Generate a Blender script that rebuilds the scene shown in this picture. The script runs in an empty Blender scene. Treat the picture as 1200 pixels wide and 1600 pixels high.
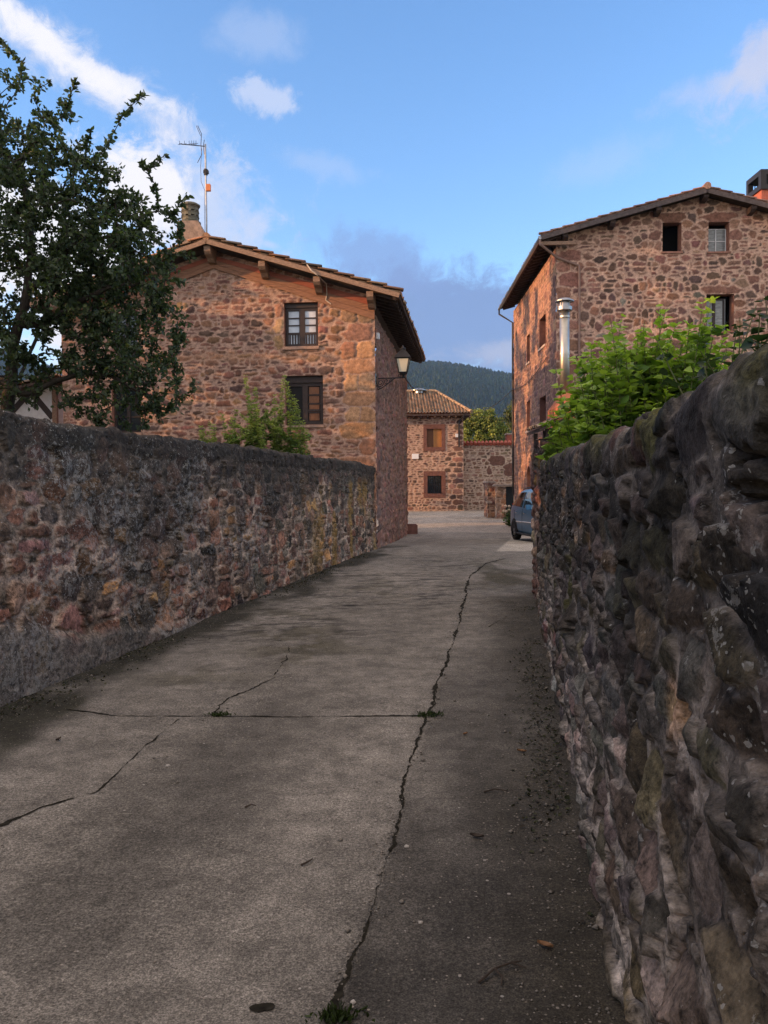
import bpy, math, random
import numpy as np
from mathutils import Vector

scene = bpy.context.scene
COL = scene.collection
R = math.radians

# ------------------------------------------------------------------ camera
CAM_H = 1.65
PITCH, ROLL = R(2.01), R(0.45)
cam_d = bpy.data.cameras.new("Camera")
cam = bpy.data.objects.new("Camera", cam_d)
COL.objects.link(cam)
cam_d.sensor_fit = 'VERTICAL'
cam_d.sensor_height = 24.0
cam_d.lens = 24.0 * 1280.0 / 1600.0
cam_d.clip_start = 0.05
cam_d.clip_end = 9000.0
fw = Vector((0, math.cos(PITCH), -math.sin(PITCH)))
up0 = Vector((0, math.sin(PITCH), math.cos(PITCH)))
rt0 = Vector((1, 0, 0))
cr, sr = math.cos(ROLL), math.sin(ROLL)
rt = rt0 * cr - up0 * sr
upv = rt0 * sr + up0 * cr
from mathutils import Matrix
M3 = Matrix((rt, upv, -fw)).transposed()
cam.matrix_world = Matrix.Translation((0, 0, CAM_H)) @ M3.to_4x4()
scene.camera = cam
scene.cycles.use_denoising = True
scene.cycles.denoising_prefilter = 'NONE'

# ------------------------------------------------------------------ light
SUN_AZ = Vector((-0.985, -0.20, 0)).normalized()      # towards the sun, in plan
SUN_EL = R(11.0)
SKY_STRENGTH = 0.15
SUN_STRENGTH = 2.7
EXPOSURE = 1.5
scene.view_settings.view_transform = 'Standard'
scene.view_settings.look = 'None'
scene.view_settings.gamma = 1.0
scene.view_settings.exposure = EXPOSURE
scene.view_settings.use_curve_mapping = False

sun_d = bpy.data.lights.new("sun", 'SUN')
sun_d.energy = SUN_STRENGTH
sun_d.angle = R(0.5)
sun_d.color = (1.0, 0.53, 0.23)
sun = bpy.data.objects.new("sun", sun_d)
COL.objects.link(sun)
to_sun = Vector((SUN_AZ.x * math.cos(SUN_EL), SUN_AZ.y * math.cos(SUN_EL), math.sin(SUN_EL)))
sun.rotation_euler = to_sun.to_track_quat('Z', 'Y').to_euler()
sun.location = (-20, -5, 30)

world = bpy.data.worlds.new("World")
scene.world = world
world.use_nodes = True


class NT:
    """small helper to write node trees"""
    def __init__(s, tree):
        s.t = tree
        s.n = tree.nodes
        s.l = tree.links

    def node(s, typ, **kw):
        n = s.n.new(typ)
        for k, v in kw.items():
            if k.startswith('i_'):
                key = k[2:]
                n.inputs[int(key) if key.isdigit() else key.replace('_', ' ')].default_value = v
            else:
                setattr(n, k, v)
        return n

    def link(s, a, b):
        s.l.new(a, b)

    def math(s, op, a, b=None, c=None, clamp=False):
        n = s.n.new('ShaderNodeMath')
        n.operation = op
        n.use_clamp = clamp
        for i, x in enumerate((a, b, c)):
            if x is None:
                continue
            if isinstance(x, (int, float)):
                n.inputs[i].default_value = x
            else:
                s.l.new(x, n.inputs[i])
        return n.outputs[0]

    def mix(s, f, a, b, mode='MIX'):
        n = s.n.new('ShaderNodeMix')
        n.data_type = 'RGBA'
        n.blend_type = mode
        for inp, x in ((n.inputs[0], f), (n.inputs[6], a), (n.inputs[7], b)):
            if isinstance(x, (int, float)):
                inp.default_value = x
            elif isinstance(x, tuple):
                inp.default_value = x if len(x) == 4 else (*x, 1)
            else:
                s.l.new(x, inp)
        return n.outputs[2]

    def ramp(s, f, stops):
        n = s.n.new('ShaderNodeValToRGB')
        e = n.color_ramp.elements
        while len(e) < len(stops):
            e.new(0.5)
        for el, (p, c) in zip(e, stops):
            el.position = p
            el.color = (c, c, c, 1) if isinstance(c, (int, float)) else (*c, 1)
        s.l.new(f, n.inputs[0])
        return n.outputs[0]

    def noise(s, vec, scale, detail=4, rough=.55, dist=0.0):
        n = s.node('ShaderNodeTexNoise')
        n.inputs['Scale'].default_value = scale
        n.inputs['Detail'].default_value = detail
        n.inputs['Roughness'].default_value = rough
        n.inputs['Distortion'].default_value = dist
        if vec is not None:
            s.l.new(vec, n.inputs['Vector'])
        return n.outputs[0]


def build_world():
    w = NT(world.node_tree)
    w.n.clear()
    out = w.node('ShaderNodeOutputWorld')
    bg = w.node('ShaderNodeBackground')
    bg.inputs[1].default_value = SKY_STRENGTH
    sky = w.node('ShaderNodeTexSky')
    sky.sky_type = 'NISHITA'
    sky.sun_disc = False
    sky.sun_elevation = SUN_EL
    sky.sun_rotation = math.atan2(SUN_AZ.x, SUN_AZ.y)
    sky.air_density = 1.0
    sky.dust_density = 0.4
    sky.ozone_density = 2.2
    tc = w.node('ShaderNodeTexCoord')
    sep = w.node('ShaderNodeSeparateXYZ')
    w.link(tc.outputs['Generated'], sep.inputs[0])
    az = w.math('ARCTAN2', sep.outputs[0], sep.outputs[1])
    el = w.math('ARCSINE', sep.outputs[2])
    comb = w.node('ShaderNodeCombineXYZ')
    w.link(az, comb.inputs[0])
    w.link(el, comb.inputs[1])
    n1 = w.noise(comb.outputs[0], 6.0, 7, .62, .4)
    n2 = w.noise(comb.outputs[0], 24.0, 9, .70, .5)
    warp = w.math('ADD', w.math('MULTIPLY', w.math('SUBTRACT', n1, .5), .75),
                  w.math('MULTIPLY', w.math('SUBTRACT', n2, .5), .50))
    hs = w.node('ShaderNodeHueSaturation')
    hs.inputs['Saturation'].default_value = 1.14
    hs.inputs['Value'].default_value = .95
    w.link(sky.outputs[0], hs.inputs['Color'])
    col = w.mix(1.0, hs.outputs[0], (.97, .91, 1.0), 'MULTIPLY')
    S = 1.0 / SKY_STRENGTH / 2 ** EXPOSURE

    def cloud(cx, cy, rx, ry, ang, soft, amt, colour, wamt=1.0):
        # an ellipse of cloud in azimuth / elevation, frayed by noise
        nonlocal col
        dx = w.math('SUBTRACT', az, cx)
        dy = w.math('SUBTRACT', el, cy)
        c, s_ = math.cos(ang), math.sin(ang)
        xa = w.math('DIVIDE', w.math('ADD', w.math('MULTIPLY', dx, c), w.math('MULTIPLY', dy, s_)), rx)
        ya = w.math('DIVIDE', w.math('SUBTRACT', w.math('MULTIPLY', dy, c), w.math('MULTIPLY', dx, s_)), ry)
        d = w.math('SQRT', w.math('ADD', w.math('MULTIPLY', xa, xa), w.math('MULTIPLY', ya, ya)))
        v = w.math('ADD', w.math('SUBTRACT', 1.0, d), w.math('MULTIPLY', warp, 6.0 * wamt))
        mr = w.node('ShaderNodeMapRange', interpolation_type='SMOOTHSTEP')
        mr.inputs[1].default_value = -soft
        mr.inputs[2].default_value = soft
        mr.inputs[3].default_value = 0.0
        mr.inputs[4].default_value = amt
        w.link(v, mr.inputs[0])
        col = w.mix(mr.outputs[0], col, tuple(x * S for x in colour))

    def P(x, y):
        d = fw * 1280 + rt * (x - 600) + upv * (800 - y)
        d.normalize()
        return math.atan2(d.x, d.y), math.asin(d.z)

    grey = (.235, .345, .64)
    white = (1.02, 1.0, 1.05)
    pale = (.68, .76, .98)
    def C(x, y, rx, ry, ang, soft, amt, colour, wamt=1.0):
        a, e = P(x, y)
        cloud(a, e, rx / 1280, ry / 1280, R(ang), soft, amt, colour, wamt)
    C(700, 515, 230, 92, 4, .30, .92, grey, .55)
    C(605, 410, 105, 36, -14, .5, .7, (.27, .40, .74), .8)
    C(800, 548, 80, 18, 5, .6, .6, (.60, .62, .76), .8)
    C(90, 84, 190, 30, -24, .60, .8, pale, .9)
    C(70, 62, 130, 20, -26, .5, .95, white, .9)
    C(190, 130, 70, 12, -20, .4, .7, white, .7)
    C(300, 330, 135, 75, -26, .5, .85, pale, .8)
    C(215, 290, 95, 56, -26, .4, 1.0, white, .9)
    C(60, 430, 150, 110, 0, .4, 1.0, white, .8)
    C(415, 150, 40, 17, -14, .5, .75, pale, 1.1)
    C(500, 255, 60, 14, -10, .8, .25, pale, 1.0)
    C(960, 250, 70, 18, 12, .9, .2, pale, 1.0)
    C(400, 55, 50, 22, 0, .8, .3, pale, .8)
    C(420, 382, 14, 5, -8, .8, .6, pale, .3)
    C(1195, 92, 85, 34, 34, .55, .75, (.70, .70, .84), .7)
    C(1130, 135, 75, 20, 8, .6, .5, (.64, .70, .90), .7)
    # broken unseen cloud added behind and overhead, warm and bright to light the lane
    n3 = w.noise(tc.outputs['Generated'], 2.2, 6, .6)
    back = w.math('MULTIPLY', w.ramp(n3, [(.35, 0.1), (.6, .9)]), w.ramp(w.math('MULTIPLY', sep.outputs[1], -1.0), [(.05, 0.0), (.35, 1.0)]))
    col = w.mix(back, col, tuple(x * S for x in (1.6, 1.36, 1.18)))
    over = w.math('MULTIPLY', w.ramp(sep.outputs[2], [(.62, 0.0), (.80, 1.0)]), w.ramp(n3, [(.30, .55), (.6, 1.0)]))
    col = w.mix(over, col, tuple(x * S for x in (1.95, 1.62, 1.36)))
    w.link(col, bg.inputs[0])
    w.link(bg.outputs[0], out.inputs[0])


build_world()

# ------------------------------------------------------------------ numpy noise
def _hash(ix, iy, seed):
    h = (ix.astype(np.int64) * 374761393 + iy.astype(np.int64) * 668265263 + seed * 1442695041) & 0xffffffff
    h = ((h ^ (h >> 13)) * 1274126177) & 0xffffffff
    h = (h ^ (h >> 16)) & 0xffffffff
    h = (h * 2246822519) & 0xffffffff
    h = h ^ (h >> 15)
    return (h & 0xffffff) / float(0x1000000)


def vnoise(x, y, seed=0):
    x = np.asarray(x, float)
    y = np.asarray(y, float)
    ix, iy = np.floor(x), np.floor(y)
    fx, fy = x - ix, y - iy
    fx = fx * fx * (3 - 2 * fx)
    fy = fy * fy * (3 - 2 * fy)
    a, b = _hash(ix, iy, seed), _hash(ix + 1, iy, seed)
    c, d = _hash(ix, iy + 1, seed), _hash(ix + 1, iy + 1, seed)
    return (a * (1 - fx) + b * fx) * (1 - fy) + (c * (1 - fx) + d * fx) * fy


def fbm(x, y, seed=0, octv=4, gain=.5):
    s, a, t = 0, 1.0, 0
    for i in range(octv):
        s = s + a * vnoise(x * 2 ** i, y * 2 ** i, seed + i * 17)
        t += a
        a *= gain
    return s / t


def sstep(a, b, x):
    t = np.clip((np.asarray(x, float) - a) / (b - a), 0, 1)
    return t * t * (3 - 2 * t)


def gz(y):
    """height of the lane along its length"""
    return -0.30 * sstep(18, 31, y) + 0.16 * sstep(34, 50, y)


# ------------------------------------------------------------------ mesh helpers
def np_mesh(name, V, F, mat, col=None, smooth=False, attr='Col'):
    """V (n,3), F (m,k) or a list of such arrays -> mesh"""
    V = np.asarray(V, np.float32)
    Fs = F if isinstance(F, list) else [F]
    me = bpy.data.meshes.new(name)
    me.vertices.add(len(V))
    me.vertices.foreach_set('co', V.ravel())
    idx = np.concatenate([f.ravel() for f in Fs]).astype(np.int32)
    sizes = np.concatenate([np.full(len(f), f.shape[1], np.int32) for f in Fs])
    me.loops.add(len(idx))
    me.loops.foreach_set('vertex_index', idx)
    me.polygons.add(len(sizes))
    st = np.concatenate([[0], np.cumsum(sizes)[:-1]]).astype(np.int32)
    me.polygons.foreach_set('loop_start', st)
    me.update(calc_edges=True)
    if col is not None:
        ca = me.color_attributes.new(attr, 'FLOAT_COLOR', 'POINT')
        c = np.ones((len(V), 4), np.float32)
        c[:, :col.shape[1]] = col
        ca.data.foreach_set('color', c.ravel())
    if smooth:
        me.polygons.foreach_set('use_smooth', np.ones(len(sizes), bool))
    me.materials.append(mat)
    return me


def root_loc(o):
    while o.parent:
        o = o.parent
    return Vector(o.location)


def link(name, me, parent=None):
    o = bpy.data.objects.new(name, me)
    COL.objects.link(o)
    if parent is not None:
        l = root_loc(parent)
        me.transform(Matrix.Translation(-l))
        o.parent = parent
    return o


def thing(name, label, cat, loc=(0, 0, 0), group=None):
    o = bpy.data.objects.new(name, None)
    COL.objects.link(o)
    o.empty_display_size = .2
    o.location = loc
    tag(o, label, cat, group)
    return o


def tag(o, label, cat, group=None):
    o['label'] = label
    o['category'] = cat
    if group:
        o['group'] = group
    return o


class MB:
    """collects shapes into one mesh (world coordinates)"""
    def __init__(s):
        s.v, s.f = [], []

    def poly(s, pts, faces):
        n = len(s.v)
        s.v += [tuple(map(float, p)) for p in pts]
        s.f += [tuple(i + n for i in f) for f in faces]

    def box(s, o, a, b, c):
        o, a, b, c = (np.array(x, float) for x in (o, a, b, c))
        p = [o, o + a, o + a + b, o + b, o + c, o + a + c, o + a + b + c, o + b + c]
        s.poly(p, [(0, 3, 2, 1), (4, 5, 6, 7), (0, 1, 5, 4), (1, 2, 6, 5), (2, 3, 7, 6), (3, 0, 4, 7)])

    def aabb(s, x0, x1, y0, y1, z0, z1):
        s.box((x0, y0, z0), (x1 - x0, 0, 0), (0, y1 - y0, 0), (0, 0, z1 - z0))

    def tube(s, pts, rad, n=8, cap=True):
        pts = [np.array(p, float) for p in pts]
        if isinstance(rad, (int, float)):
            rad = [rad] * len(pts)
        base = len(s.v)
        up = None
        for i, p in enumerate(pts):
            t = pts[min(i + 1, len(pts) - 1)] - pts[max(i - 1, 0)]
            t = t / (np.linalg.norm(t) + 1e-9)
            if up is None:
                up = np.array([0, 0, 1.0]) if abs(t[2]) < .9 else np.array([1.0, 0, 0])
            a = np.cross(t, up)
            a /= np.linalg.norm(a) + 1e-9
            b = np.cross(a, t)
            up = b
            for k in range(n):
                th = 2 * math.pi * k / n
                s.v.append(tuple(p + rad[i] * (math.cos(th) * a + math.sin(th) * b)))
        for i in range(len(pts) - 1):
            for k in range(n):
                k2 = (k + 1) % n
                s.f.append((base + i * n + k, base + i * n + k2, base + (i + 1) * n + k2, base + (i + 1) * n + k))
        if cap:
            s.f.append(tuple(base + k for k in range(n))[::-1])
            s.f.append(tuple(base + (len(pts) - 1) * n + k for k in range(n)))

    def lathe(s, c, prof, n=16):
        s.tube([(c[0], c[1], c[2] + z) for r, z in prof], [max(r, 1e-4) for r, z in prof], n)

    def prism(s, prof, axis):
        """prof: 3D points of a polygon, extruded along axis"""
        n = len(prof)
        axis = np.array(axis, float)
        p = [np.array(q, float) for q in prof]
        s.poly(p + [q + axis for q in p],
               [tuple(range(n))[::-1], tuple(range(n, 2 * n))] + [(i, (i + 1) % n, n + (i + 1) % n, n + i) for i in range(n)])

    def mesh(s, name, mat, smooth=False):
        me = bpy.data.meshes.new(name)
        me.from_pydata(s.v, [], s.f)
        me.materials.append(mat)
        if smooth:
            me.polygons.foreach_set('use_smooth', np.ones(len(me.polygons), bool))
        me.update()
        return me

    def build(s, name, mat, parent=None, smooth=False, bevel=0):
        me = s.mesh(name, mat, smooth)
        if bevel:
            import bmesh
            bm = bmesh.new()
            bm.from_mesh(me)
            bmesh.ops.bevel(bm, geom=bm.edges[:], offset=bevel, segments=2, affect='EDGES', clamp_overlap=True)
            bm.to_mesh(me)
            bm.free()
        return link(name, me, parent)


# ------------------------------------------------------------------ materials
def mat_new(name):
    m = bpy.data.materials.new(name)
    m.use_nodes = True
    t = NT(m.node_tree)
    b = t.n['Principled BSDF']
    return m, t, b


def bump(t, b, h, strength, dist):
    n = t.node('ShaderNodeBump')
    n.inputs['Strength'].default_value = strength
    n.inputs['Distance'].default_value = dist
    t.link(h, n.inputs['Height'])
    t.link(n.outputs[0], b.inputs['Normal'])


def stone_mat(name, scale=1.0, var=.55, bmp=.6, bdist=.006, lichen=False):
    m, t, b = mat_new(name)
    tc = t.node('ShaderNodeTexCoord')
    at = t.node('ShaderNodeVertexColor', layer_name='Col')
    n1 = t.noise(tc.outputs['Object'], 22 * scale, 6, .65)
    n2 = t.noise(tc.outputs['Object'], 90 * scale, 4, .6)
    n0 = t.noise(tc.outputs['Object'], 5 * scale, 4, .6)
    f = t.math('ADD', t.math('MULTIPLY', n1, .55), t.math('ADD', t.math('MULTIPLY', n2, .3), t.math('MULTIPLY', n0, .15)))
    k = t.ramp(f, [(.38, 1 - var), (.5, 1.0), (.62, 1 + var)])
    # ramp colours clamp at 1 in the UI only
    c = t.mix(1.0, at.outputs[0], k, 'MULTIPLY')
    if lichen:
        vo = t.node('ShaderNodeTexVoronoi')
        vo.inputs['Scale'].default_value = 26 * scale
        wv = t.node('ShaderNodeTexNoise')
        wv.inputs['Scale'].default_value = 40 * scale
        t.link(tc.outputs['Object'], wv.inputs['Vector'])
        vm = t.node('ShaderNodeVectorMath', operation='MULTIPLY_ADD')
        t.link(wv.outputs[1], vm.inputs[0])
        vm.inputs[1].default_value = (.03 / scale,) * 3
        t.link(tc.outputs['Object'], vm.inputs[2])
        t.link(vm.outputs[0], vo.inputs['Vector'])
        sx = t.node('ShaderNodeSeparateXYZ')
        t.link(vo.outputs['Color'], sx.inputs[0])
        rad = t.math('MULTIPLY', t.math('MULTIPLY', sx.outputs[1], sx.outputs[1]), .30)
        inside = t.math('LESS_THAN', vo.outputs['Distance'], rad)
        keep = t.math('LESS_THAN', sx.outputs[0], at.outputs[1])
        n3 = t.noise(tc.outputs['Object'], 60 * scale, 3, .6)
        mk = t.math('MULTIPLY', t.math('MULTIPLY', inside, keep), t.ramp(n3, [(.4, .25), (.6, .95)]))
        # broad crusts of pale lichen where the amount is high
        n4 = t.noise(tc.outputs['Object'], 14 * scale, 8, .72)
        crust = t.math('MULTIPLY', t.math('GREATER_THAN', t.math('ADD', n4, t.math('MULTIPLY', at.outputs[1], .12)), .65), .45)
        vo3 = t.node('ShaderNodeTexVoronoi')
        vo3.inputs['Scale'].default_value = 75 * scale
        t.link(vm.outputs[0], vo3.inputs['Vector'])
        s3 = t.node('ShaderNodeSeparateXYZ')
        t.link(vo3.outputs['Color'], s3.inputs[0])
        fine = t.math('MULTIPLY', t.math('LESS_THAN', vo3.outputs['Distance'], t.math('MULTIPLY', s3.outputs[1], .5)), t.math('LESS_THAN', s3.outputs[0], t.math('MULTIPLY', at.outputs[1], .5)))
        crust = t.math('MAXIMUM', crust, t.math('MULTIPLY', fine, .75))
        mk = t.math('MAXIMUM', mk, crust)
        c = t.mix(mk, c, (.30, .29, .27))
    t.link(c, b.inputs['Base Color'])
    b.inputs['Roughness'].default_value = .92
    b.inputs['Specular IOR Level'].default_value = .25
    bump(t, b, f, bmp, bdist)
    return m


M = {}
M['stone_fine'] = stone_mat('weathered_stone', 1.0, .8, 1.0, .018, True)
M['stone_far'] = stone_mat('red_sandstone', .55, .45, .7, .012)
M['stone_vfar'] = stone_mat('far_stone', .35, .35, .6, .015)


def plain(name, color, rough=.7, metal=0.0, var=.25, scale=20.0, stretch=None, bmp=.2, bdist=.003, spec=.4, coat=0.0):
    m, t, b = mat_new(name)
    tc = t.node('ShaderNodeTexCoord')
    vec = tc.outputs['Object']
    if stretch:
        mp = t.node('ShaderNodeMapping')
        mp.inputs['Scale'].default_value = stretch
        t.link(vec, mp.inputs[0])
        vec = mp.outputs[0]
    n = t.noise(vec, scale, 5, .6)
    k = t.ramp(n, [(.3, 1 - var), (.7, 1 + var)])
    c = t.mix(1.0, (*color, 1), k, 'MULTIPLY')
    t.link(c, b.inputs['Base Color'])
    b.inputs['Roughness'].default_value = rough
    b.inputs['Metallic'].default_value = metal
    b.inputs['Specular IOR Level'].default_value = spec
    b.inputs['Coat Weight'].default_value = coat
    if bmp:
        bump(t, b, n, bmp, bdist)
    return m


M['wood_dark'] = plain('dark_stained_wood', (.032, .020, .018), .55, var=.4, scale=14, stretch=(6, 6, 1))
M['wood_soffit'] = plain('old_soffit_boards', (.05, .032, .028), .8, var=.5, scale=10)
M['wood_grey'] = plain('weathered_bargeboard', (.23, .15, .11), .85, var=.5, scale=16, stretch=(1, 3, 5))
M['wood_plank'] = plain('reddish_frieze_planks', (.25, .125, .078), .8, var=.4, scale=8, stretch=(.6, 2, 8))
M['wood_red'] = plain('red_frieze_plank', (.28, .085, .055), .8, var=.35, scale=8, stretch=(.6, 2, 8))
M['wood_shutter'] = plain('brown_wooden_shutter', (.15, .066, .032), .6, var=.35, scale=14, stretch=(8, 8, 1))
M['wood_shutter2'] = plain('orange_wooden_shutter', (.42, .19, .06), .6, var=.3, scale=14, stretch=(8, 8, 1))
M['metal_black'] = plain('black_iron', (.02, .02, .024), .5, .3, var=.3, scale=30)
M['metal_grey'] = plain('galvanised_steel', (.30, .31, .33), .4, .9, var=.2, scale=14)
M['metal_steel'] = plain('stainless_flue', (.42, .41, .38), .45, 1.0, var=.12, scale=8, bmp=.05)
M['metal_gate'] = plain('dark_grey_gate_paint', (.035, .045, .05), .5, .2, var=.25, scale=10)
M['orange_render'] = plain('orange_render', (.34, .115, .055), .85, var=.2, scale=9)
M['brick_render'] = plain('red_brick_render', (.33, .10, .07), .85, var=.25, scale=12)
M['white_render'] = plain('white_render', (.62, .63, .66), .9, var=.12, scale=6)
M['pink_render'] = plain('pinkish_chimney_render', (.27, .195, .155), .9, var=.35, scale=9)
M['dressed'] = plain('dressed_red_stone', (.25, .125, .095), .9, var=.35, scale=9, bmp=.5, bdist=.01)
M['dressed_far'] = plain('dark_red_window_stone', (.155, .072, .058), .9, var=.3, scale=6, bmp=.4, bdist=.01)
M['sill'] = plain('grey_stone_sill', (.30, .20, .16), .9, var=.3, scale=14, bmp=.4, bdist=.006)
M['slab'] = plain('pale_coping_stone', (.40, .33, .29), .9, var=.3, scale=9, bmp=.4, bdist=.006)
M['cream_glass'] = plain('cream_lantern_glass', (.56, .53, .43), .35, var=.05, scale=4, bmp=0)
M['plaque'] = plain('white_plaque', (.78, .80, .84), .5, var=.04, scale=6, bmp=0)
M['cable'] = plain('black_cable', (.015, .015, .015), .6, var=.1, bmp=0)
M['cable_pale'] = plain('pale_cable', (.45, .38, .32), .6, var=.1, bmp=0)
M['dark_inside'] = plain('dark_interior', (.012, .012, .014), .9, var=.2, bmp=0)
M['tyre'] = plain('black_tyre', (.014, .014, .014), .8, var=.2, scale=30)
M['rubber'] = plain('black_trim', (.018, .018, .02), .6, var=.1, bmp=0)
M['chrome'] = plain('bright_trim', (.75, .75, .76), .2, .9, var=.03, bmp=0)
M['alloy'] = plain('wheel_rim_silver', (.35, .36, .38), .35, .8, var=.1, bmp=0)
M['car_paint'] = plain('blue_car_paint', (.045, .17, .34), .32, .0, var=.05, scale=60, bmp=0, coat=.25, spec=.35)
M['car_glass'] = plain('dark_car_glass', (.010, .012, .015), .06, var=.05, bmp=0, spec=.6)
M['pane_dark'] = plain('dark_window_glass', (.02, .024, .03), .08, var=.2, scale=3, bmp=.05, bdist=.01, spec=.6)
M['pane_sky'] = plain('window_glass_painted_sky_reflection', (.50, .53, .58), .1, var=.25, scale=2.2, bmp=.05, bdist=.01, spec=.6)  # pale base colour stands in for sky reflected in the glass
M['pane_grey'] = plain('window_glass_with_grey_blind', (.17, .19, .20), .15, var=.4, scale=5, stretch=(1, 1, 3), bmp=.05, spec=.6)
M['antenna_orange'] = plain('orange_amplifier_box', (.62, .2, .07), .6, var=.1, bmp=0)
M['dead_leaf'] = plain('dry_brown_leaf', (.20, .10, .045), .8, var=.4, scale=40, bmp=0)
M['twig'] = plain('dark_twig', (.045, .032, .024), .9, var=.3, scale=40, bmp=0)
M['pebble'] = plain('pale_pebble', (.38, .35, .32), .9, var=.3, scale=40)
M['flower'] = plain('pale_flower', (.62, .50, .38), .8, var=.2)
M['grit'] = plain('lane_grit', (.17, .15, .13), .9, var=.6, scale=60, bmp=0)
M['crack'] = plain('crack_soil', (.018, .016, .012), 1.0, var=.6, scale=30, spec=.1)
M['moss'] = plain('yellow_green_moss', (.12, .115, .018), 1.0, var=.6, scale=50, bmp=1.0, bdist=.02, spec=.1)


def tile_mat():
    m, t, b = mat_new('old_clay_tiles')
    tc = t.node('ShaderNodeTexCoord')
    at = t.node('ShaderNodeVertexColor', layer_name='Col')
    n = t.noise(tc.outputs['Object'], 9, 6, .65)
    n2 = t.noise(tc.outputs['Object'], 30, 4, .6)
    c = t.mix(1.0, at.outputs[0], t.ramp(n2, [(.3, .6), (.7, 1.3)]), 'MULTIPLY')
    c = t.mix(t.ramp(n, [(.5, 0.0), (.66, .75)]), c, (.06, .055, .045))
    t.link(c, b.inputs['Base Color'])
    b.inputs['Roughness'].default_value = .9
    bump(t, b, n2, .4, .006)
    return m


M['tile'] = tile_mat()


def leaf_mat(name, trans=.35, rough=.5):
    m, t, b = mat_new(name)
    at = t.node('ShaderNodeVertexColor', layer_name='Col')
    t.link(at.outputs[0], b.inputs['Base Color'])
    b.inputs['Roughness'].default_value = rough
    b.inputs['Specular IOR Level'].default_value = .35
    tr = t.node('ShaderNodeBsdfTranslucent')
    c = t.mix(1.0, at.outputs[0], (1.25, 1.35, .55, 1), 'MULTIPLY')
    t.link(c, tr.inputs[0])
    mx = t.node('ShaderNodeMixShader')
    mx.inputs[0].default_value = trans
    t.link(b.outputs[0], mx.inputs[1])
    t.link(tr.outputs[0], mx.inputs[2])
    out = [x for x in t.n if x.type == 'OUTPUT_MATERIAL'][0]
    t.link(mx.outputs[0], out.inputs[0])
    return m


M['leaf'] = leaf_mat('leaf_surface', .42)
M['leaf_far'] = leaf_mat('far_leaf_surface', .2, .7)
M['bark'] = plain('dark_bark', (.035, .028, .022), .95, var=.5, scale=18, stretch=(3, 3, .6), bmp=.8, bdist=.012)
M['stem'] = plain('green_stem', (.09, .10, .035), .8, var=.3, scale=18, bmp=0)


def road_mat():
    m, t, b = mat_new('old_concrete_lane')
    tc = t.node('ShaderNodeTexCoord')
    at = t.node('ShaderNodeVertexColor', layer_name='Col')
    o = tc.outputs['Object']
    n1 = t.noise(o, 3.2, 6, .68)
    n2 = t.noise(o, 62, 6, .72)
    n3 = t.noise(o, 150, 3, .6)
    c = at.outputs[0]
    n4 = t.noise(o, 11, 6, .7, .6)
    c = t.mix(1.0, c, t.ramp(n1, [(.34, .66), (.66, 1.25)]), 'MULTIPLY')
    c = t.mix(1.0, c, t.ramp(n4, [(.34, .74), (.5, 1.0), (.66, 1.2)]), 'MULTIPLY')
    c = t.mix(1.0, c, t.ramp(n2, [(.34, .5), (.5, .97), (.66, 1.6)]), 'MULTIPLY')
    c = t.mix(1.0, c, t.ramp(n3, [(.34, .45), (.66, 1.6)]), 'MULTIPLY')
    vo = t.node('ShaderNodeTexVoronoi')
    vo.inputs['Scale'].default_value = 62
    t.link(o, vo.inputs['Vector'])
    sx = t.node('ShaderNodeSeparateXYZ')
    t.link(vo.outputs['Color'], sx.inputs[0])
    agg = t.math('MULTIPLY', t.math('LESS_THAN', vo.outputs['Distance'], t.math('MULTIPLY', sx.outputs[1], .36)),
                 t.math('LESS_THAN', sx.outputs[0], .34))
    c = t.mix(t.math('MULTIPLY', agg, .8), c, t.mix(sx.outputs[2], (.30, .26, .22), (.06, .05, .045)))
    vo2 = t.node('ShaderNodeTexVoronoi')
    vo2.inputs['Scale'].default_value = 17
    t.link(o, vo2.inputs['Vector'])
    s2 = t.node('ShaderNodeSeparateXYZ')
    t.link(vo2.outputs['Color'], s2.inputs[0])
    chip = t.math('MULTIPLY', t.math('LESS_THAN', vo2.outputs['Distance'], t.math('MULTIPLY', s2.outputs[1], .13)),
                  t.math('LESS_THAN', s2.outputs[0], .35))
    c = t.mix(t.math('MULTIPLY', chip, .8), c, (.36, .33, .30))
    t.link(c, b.inputs['Base Color'])
    b.inputs['Roughness'].default_value = .9
    b.inputs['Specular IOR Level'].default_value = .25
    h = t.math('ADD', t.math('MULTIPLY', n2, .6), t.math('ADD', t.math('MULTIPLY', n3, .3), t.math('MULTIPLY', agg, .15)))
    bump(t, b, h, .75, .010)
    return m


M['road'] = road_mat()
M['ground'] = plain('garden_earth', (.06, .065, .03), 1.0, var=.5, scale=.8, bmp=.5, bdist=.05)
M['hill'] = plain('hill_ground', (.028, .05, .022), 1.0, var=.5, scale=.02, bmp=0, spec=.1)


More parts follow.
